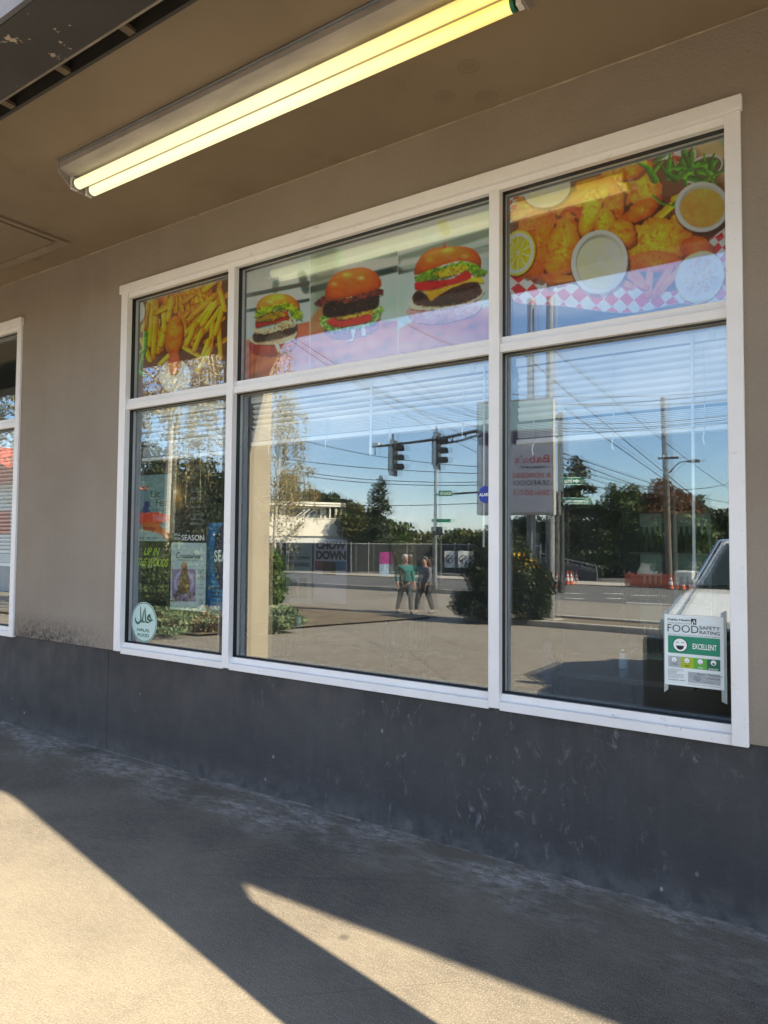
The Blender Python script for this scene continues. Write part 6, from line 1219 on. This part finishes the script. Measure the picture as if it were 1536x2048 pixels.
# cars ----------------------------------------------------------------------
def car(x, y, z, rz, label, paint, name='parked_car', cat='car', scale=1.0, tall=0):
    t = thing(name, (x, y, z), label, cat, 'vehicles in the lot and street'); R_ = Matrix.Translation((x, y, z)) @ Matrix.Rotation(rz, 4, 'Z') @ Matrix.Scale(scale, 4)
    T_ = tall; body = [(-2.25, .35), (-2.28, .62), (-2.20, .86+T_*.8), (-1.35, 1.00+T_), (-.9, 1.03+T_), (2.1, 1.05+T_), (2.25, .8), (2.25, .35)]
    mb = MB(); mb.prism([(a, b) for a, b in body], -.90, .90, 'y', R_); b = mb.build('body', paint, t, bevel=.07)
    mb = MB(); rw = .74; g_ = [(-1.05, 1.0+T_), (-.25, 1.50+T_), (1.3, 1.52+T_), (1.95, 1.03+T_)]; vs = []
    for sx, (a, h) in ((0, g_[0]), (1, g_[1]), (2, g_[2]), (3, g_[3])):
        ww = .84 if sx in (0, 3) else .68; vs += [R_ @ Vector((a, -ww, h)), R_ @ Vector((a, ww, h))]
    mb.add(vs, [(0, 1, 3, 2), (2, 3, 5, 4), (4, 5, 7, 6), (0, 2, 4, 6), (1, 3, 5, 7), (0, 1, 7, 6)]); mb.build('cabin', paint, t, bevel=.05)
    mb = MB(); e = .012
    mb.add([R_ @ Vector(q) for q in ((-1.0-e, -.74, 1.05+T_+e), (-1.0-e, .74, 1.05+T_+e), (-.30-e, .62, 1.465+T_+e), (-.30-e, -.62, 1.465+T_+e))], [(0, 1, 2, 3)]); mb.build('windshield', M['carglass'], t)
    for s in (-1, 1):
        mb = MB(); mb.add([R_ @ Vector(q) for q in ((-.80, s*(.825+e), 1.07+T_), (.35, s*(.825+e), 1.07+T_), (.35, s*(.70+e), 1.46+T_), (-.22, s*(.70+e), 1.44+T_))], [(0, 1, 2, 3)]); mb.add([R_ @ Vector(q) for q in ((.45, s*(.825+e), 1.07+T_), (1.7, s*(.825+e), 1.07+T_), (1.25, s*(.70+e), 1.46+T_), (.45, s*(.70+e), 1.46+T_))], [(0, 1, 2, 3)]); mb.build('side_window', M['carglass'], t)
        for wxp in (-1.4, 1.4):
            c_ = R_ @ Vector((wxp, s*.86, .34)); ax_ = (R_.to_3x3() @ Vector((0, s*.11, 0))); mb = MB(); mb.tube([c_-ax_, c_+ax_], .34*scale, 20); wh = mb.build('wheel', M['tyre'], t); mb = MB(); mb.tube([c_+ax_*.9, c_+ax_*1.06], .2*scale, 12); mb.build('rim', M['galv'], wh)
        mb = MB(); mb.box(-2.29, -2.1, s*.62-.16, s*.62+.16, .66+T_*.6, .82+T_*.7, R_); mb.build('headlight', M['redlens'], t, bevel=.02)
        mb = MB(); mb.box(-.95, -.80, s*.93-.09, s*.93+.09, 1.05+T_, 1.19+T_, R_); mb.build('mirror', paint, t, bevel=.02)
    mb = MB(); mb.box(-2.36, -2.12, -.88, .88, .34, .60, R_); mb.box(-2.42, -2.27, -.98, .98, .12, .80, R_) if tall else None; mb.build('bumper', M['plasticdk'], t, bevel=.03); mb = MB(); mb.box(-2.31, -2.2, -.42, .42, .62, .80+T_*.6, R_); mb.build('grille', M['plasticdk'], t)
    if tall:
        mb = MB(); mb.box(-1.02, -.97, -.80, .80, 1.03+T_, 1.055+T_, R_); mb.build('cowl', M['plasticdk'], t)
        for s in (-.45, .25): mb = MB(); mb.tube([R_ @ Vector((-1.03, s, 1.07+T_)), R_ @ Vector((-.80, s+.45, 1.22+T_))], .009, 5); mb.build('wiper', M['plasticdk'], t)
        for s in (-1, 1):
            mb = MB(); mb.tube([R_ @ Vector((-2.2, s*.72, .885+T_*.8)), R_ @ Vector((-1.35, s*.76, 1.012+T_)), R_ @ Vector((-1.05, s*.78, 1.035+T_))], .006, 5); mb.build('bonnet_seam', M['plasticdk'], t)
            mb = MB(); mb.tube([R_ @ Vector((-1.04, s*.84, 1.03+T_)), R_ @ Vector((-.25, s*.70, 1.50+T_)), R_ @ Vector((1.3, s*.70, 1.53+T_))], .016, 6); mb.build('pillar_trim', M['chrome'], t)
        mb = MB(); mb.box(-2.44, -2.425, -.17, .17, .42, .56, R_); mb.build('number_plate', M['white'], t)
    return t
car(-.59, -6.0, gz(5.5)-.02, math.pi*1.5, 'silver van parked nose in towards the shop front, mirrored above the certificate', M['silver'], 'parked_van', 'van', 1.05, .12)
v = VA(1376, 1150, 47); car(v.x, v.y, -.74, .4, 'white car parked beyond the orange barrier, left of the two', M['white']); v = VA(1404, 1150, 46); car(v.x, v.y, -.74, .5, 'white car parked beyond the orange barrier, right of the two', M['white'])

# people ---------------------------------------------------------------------
def skin_mesh(name, verts, edges, radii, m, parent, sub=1, M_=None, root=0):
    me = bpy.data.meshes.new(name); me.from_pydata([tuple((M_ @ Vector(v)) if M_ is not None else v) for v in verts], edges, []); o = bpy.data.objects.new(name, me); C.objects.link(o)
    sk = o.modifiers.new('s', 'SKIN'); sk.use_smooth_shade = True
    for i, r in enumerate(radii):
        rr = r if isinstance(r, tuple) else (r, r); me.skin_vertices[0].data[i].radius = rr; me.skin_vertices[0].data[i].use_root = (i == root)
    ss = o.modifiers.new('u', 'SUBSURF'); ss.levels = sub; ss.render_levels = sub
    dg = bpy.context.evaluated_depsgraph_get(); m2 = bpy.data.meshes.new_from_object(o.evaluated_get(dg)); bpy.data.objects.remove(o); m2.name = name
    m2.materials.clear(); m2.materials.append(m); m2.polygons.foreach_set('use_smooth', [True]*len(m2.polygons)); o = bpy.data.objects.new(name, m2); C.objects.link(o); setp(o, parent); return o
def person(x, y, z, rz, h, label, jacket, trousers, hair, step=.16, bag=False, wide=1.0, hatty=False):
    t = thing('person', (x, y, z), label, 'person'); k = h/1.75; R_ = Matrix.Translation((x, y, z)) @ Matrix.Rotation(rz, 4, 'Z') @ Matrix.Scale(k, 4)   # faces local +y
    V_ = [(0, 0, .95), (0, .01, 1.18), (0, .0, 1.38), (0, .01, 1.47), (0, .03, 1.56), (0, .035, 1.64), (0, .02, 1.71)]; E_ = [(0, 1), (1, 2), (2, 3), (3, 4), (4, 5), (5, 6)]; R = [(.15, .11), (.13, .10), (.15, .10), (.052, .055), (.070, .085), (.078, .095), (.055, .065)]
    for s in (-1, 1):
        b = len(V_); V_ += [(s*.19, 0, 1.40), (s*.25, -.02+s*.03, 1.14), (s*.26, .10+s*.05, .92), (s*.26, .13+s*.05, .85)]; E_ += [(2, b), (b, b+1), (b+1, b+2), (b+2, b+3)]; R += [.058, .042, .032, (.040, .018)]
        hx_, hy_, hz_ = V_[b+3]
        for q, (dx, ln) in enumerate(((-.030, .070), (-.010, .082), (.010, .078), (.028, .062))):
            c_ = len(V_); V_ += [(hx_+dx, hy_+.008, hz_-.05), (hx_+dx, hy_+.020, hz_-.05-ln*.5), (hx_+dx, hy_+.012, hz_-.05-ln)]; E_ += [(b+3, c_), (c_, c_+1), (c_+1, c_+2)]; R += [.010, .009, .007]
        c_ = len(V_); V_ += [(hx_-s*.035, hy_+.03, hz_-.02), (hx_-s*.030, hy_+.055, hz_-.055)]; E_ += [(b+3, c_), (c_, c_+1)]; R += [.011, .008]
        c_ = len(V_); f = s*step; V_ += [(s*.095, 0, .90), (s*.105, .05+f*.6, .50), (s*.105, f-.02, .10), (s*.11, f+.10, .035)]; E_ += [(0, c_), (c_, c_+1), (c_+1, c_+2), (c_+2, c_+3)]; R += [.095, .062, .042, (.04, .03)]
    skin_mesh('body', V_, E_, R, M['skin'], t, 2, R_)
    jv = [(0, 0, .88), (0, 0, 1.05), (0, .01, 1.22), (0, 0, 1.38), (0, .01, 1.46)]; je = [(0, 1), (1, 2), (2, 3), (3, 4)]; jr = [(.205*wide, .165), (.19*wide, .155), (.175*wide, .145), (.175, .125), (.085, .085)]
    for s in (-1, 1): b = len(jv); jv += [(s*.20, 0, 1.39), (s*.26, -.02+s*.03, 1.14), (s*.265, .085+s*.05, .94)]; je += [(3, b), (b, b+1), (b+1, b+2)]; jr += [.078, .064, .052]
    skin_mesh('jacket', jv, je, jr, jacket, t, 2, R_)
    tv = [(0, 0, .96)]; te = []; tr = [(.165*wide, .135)]
    for s in (-1, 1): b = len(tv); f = s*step; tv += [(s*.095, 0, .86), (s*.105, .05+f*.6, .50), (s*.105, f-.02, .10)]; te += [(0, b), (b, b+1), (b+1, b+2)]; tr += [.112, .082, .068]
    skin_mesh('trousers', tv, te, tr, trousers, t, 2, R_)
    for s in (-1, 1): f = s*step; skin_mesh('shoe', [(s*.105, f-.06, .045), (s*.108, f+.05, .045), (s*.112, f+.17, .035)], [(0, 1), (1, 2)], [(.05, .045), (.052, .045), (.045, .032)], M['shoe'], t, 1, R_)
    skin_mesh('hair', [(0, -.055, 1.60), (0, -.02, 1.70), (0, .03, 1.745), (0, .085, 1.72)], [(0, 1), (1, 2), (2, 3)], [(.088, .07), (.105, .085), (.085, .06), (.055, .03)], hair, t, 2, R_)
    fc_ = MB(); c_ = R_ @ Vector((0, .128, 1.63))
    for s in (-1, 1): e_ = R_ @ Vector((s*.030, .118, 1.655)); fc_.lathe([(.0, -.008*k), (.010*k, 0), (0, .008*k)], e_, 8)
    fc_.build('eyes', M['ink'], t); nb = MB(); nb.add([R_ @ Vector(q) for q in ((-.014, .115, 1.60), (.014, .115, 1.60), (0, .118, 1.65), (0, .148, 1.608))], [(0, 1, 3), (1, 2, 3), (2, 0, 3), (0, 2, 1)]); nb.build('nose', M['skin'], t)
    mo = MB(); mo.add([R_ @ Vector(q) for q in ((-.025, .118, 1.572), (.025, .118, 1.572), (.022, .121, 1.580), (-.022, .121, 1.580))], [(0, 1, 2, 3)]); mo.build('mouth', mat('lips', (.30, .10, .09), .5), t)
    if bag:
        g_ = thing('shoulder_bag', tuple(R_ @ Vector((.30, .02, .75))), 'dark shoulder bag carried by the walker in grey', 'bag'); mb = MB(); mb.box(.27, .36, -.16, .16, .66, .92, R_); mb.build('bag_body', M['bag'], g_, bevel=.02); mb = MB(); mb.tube([R_ @ Vector(q) for q in ((.31, -.10, .92), (.24, -.08, 1.25), (.15, -.02, 1.47), (.24, .10, 1.22), (.31, .10, .92))], .012, 6); mb.build('strap', M['bag'], g_)
v = VA(806, 1232, 20.2); person(v.x, v.y, gz(-v.y), -1.0, 1.64, 'walker with pale grey hair in a teal jacket and dark trousers crossing the lot', M['teal'], M['trou'], M['hairw'], 0.27, wide=.92)
v = VA(846, 1232, 20.4); person(v.x, v.y, gz(-v.y), .35, 1.60, 'walker with dark grey hair in a loose grey jacket with a shoulder bag', M['greyj'], M['trou'], M['hairg'], -.24, True, 1.05)
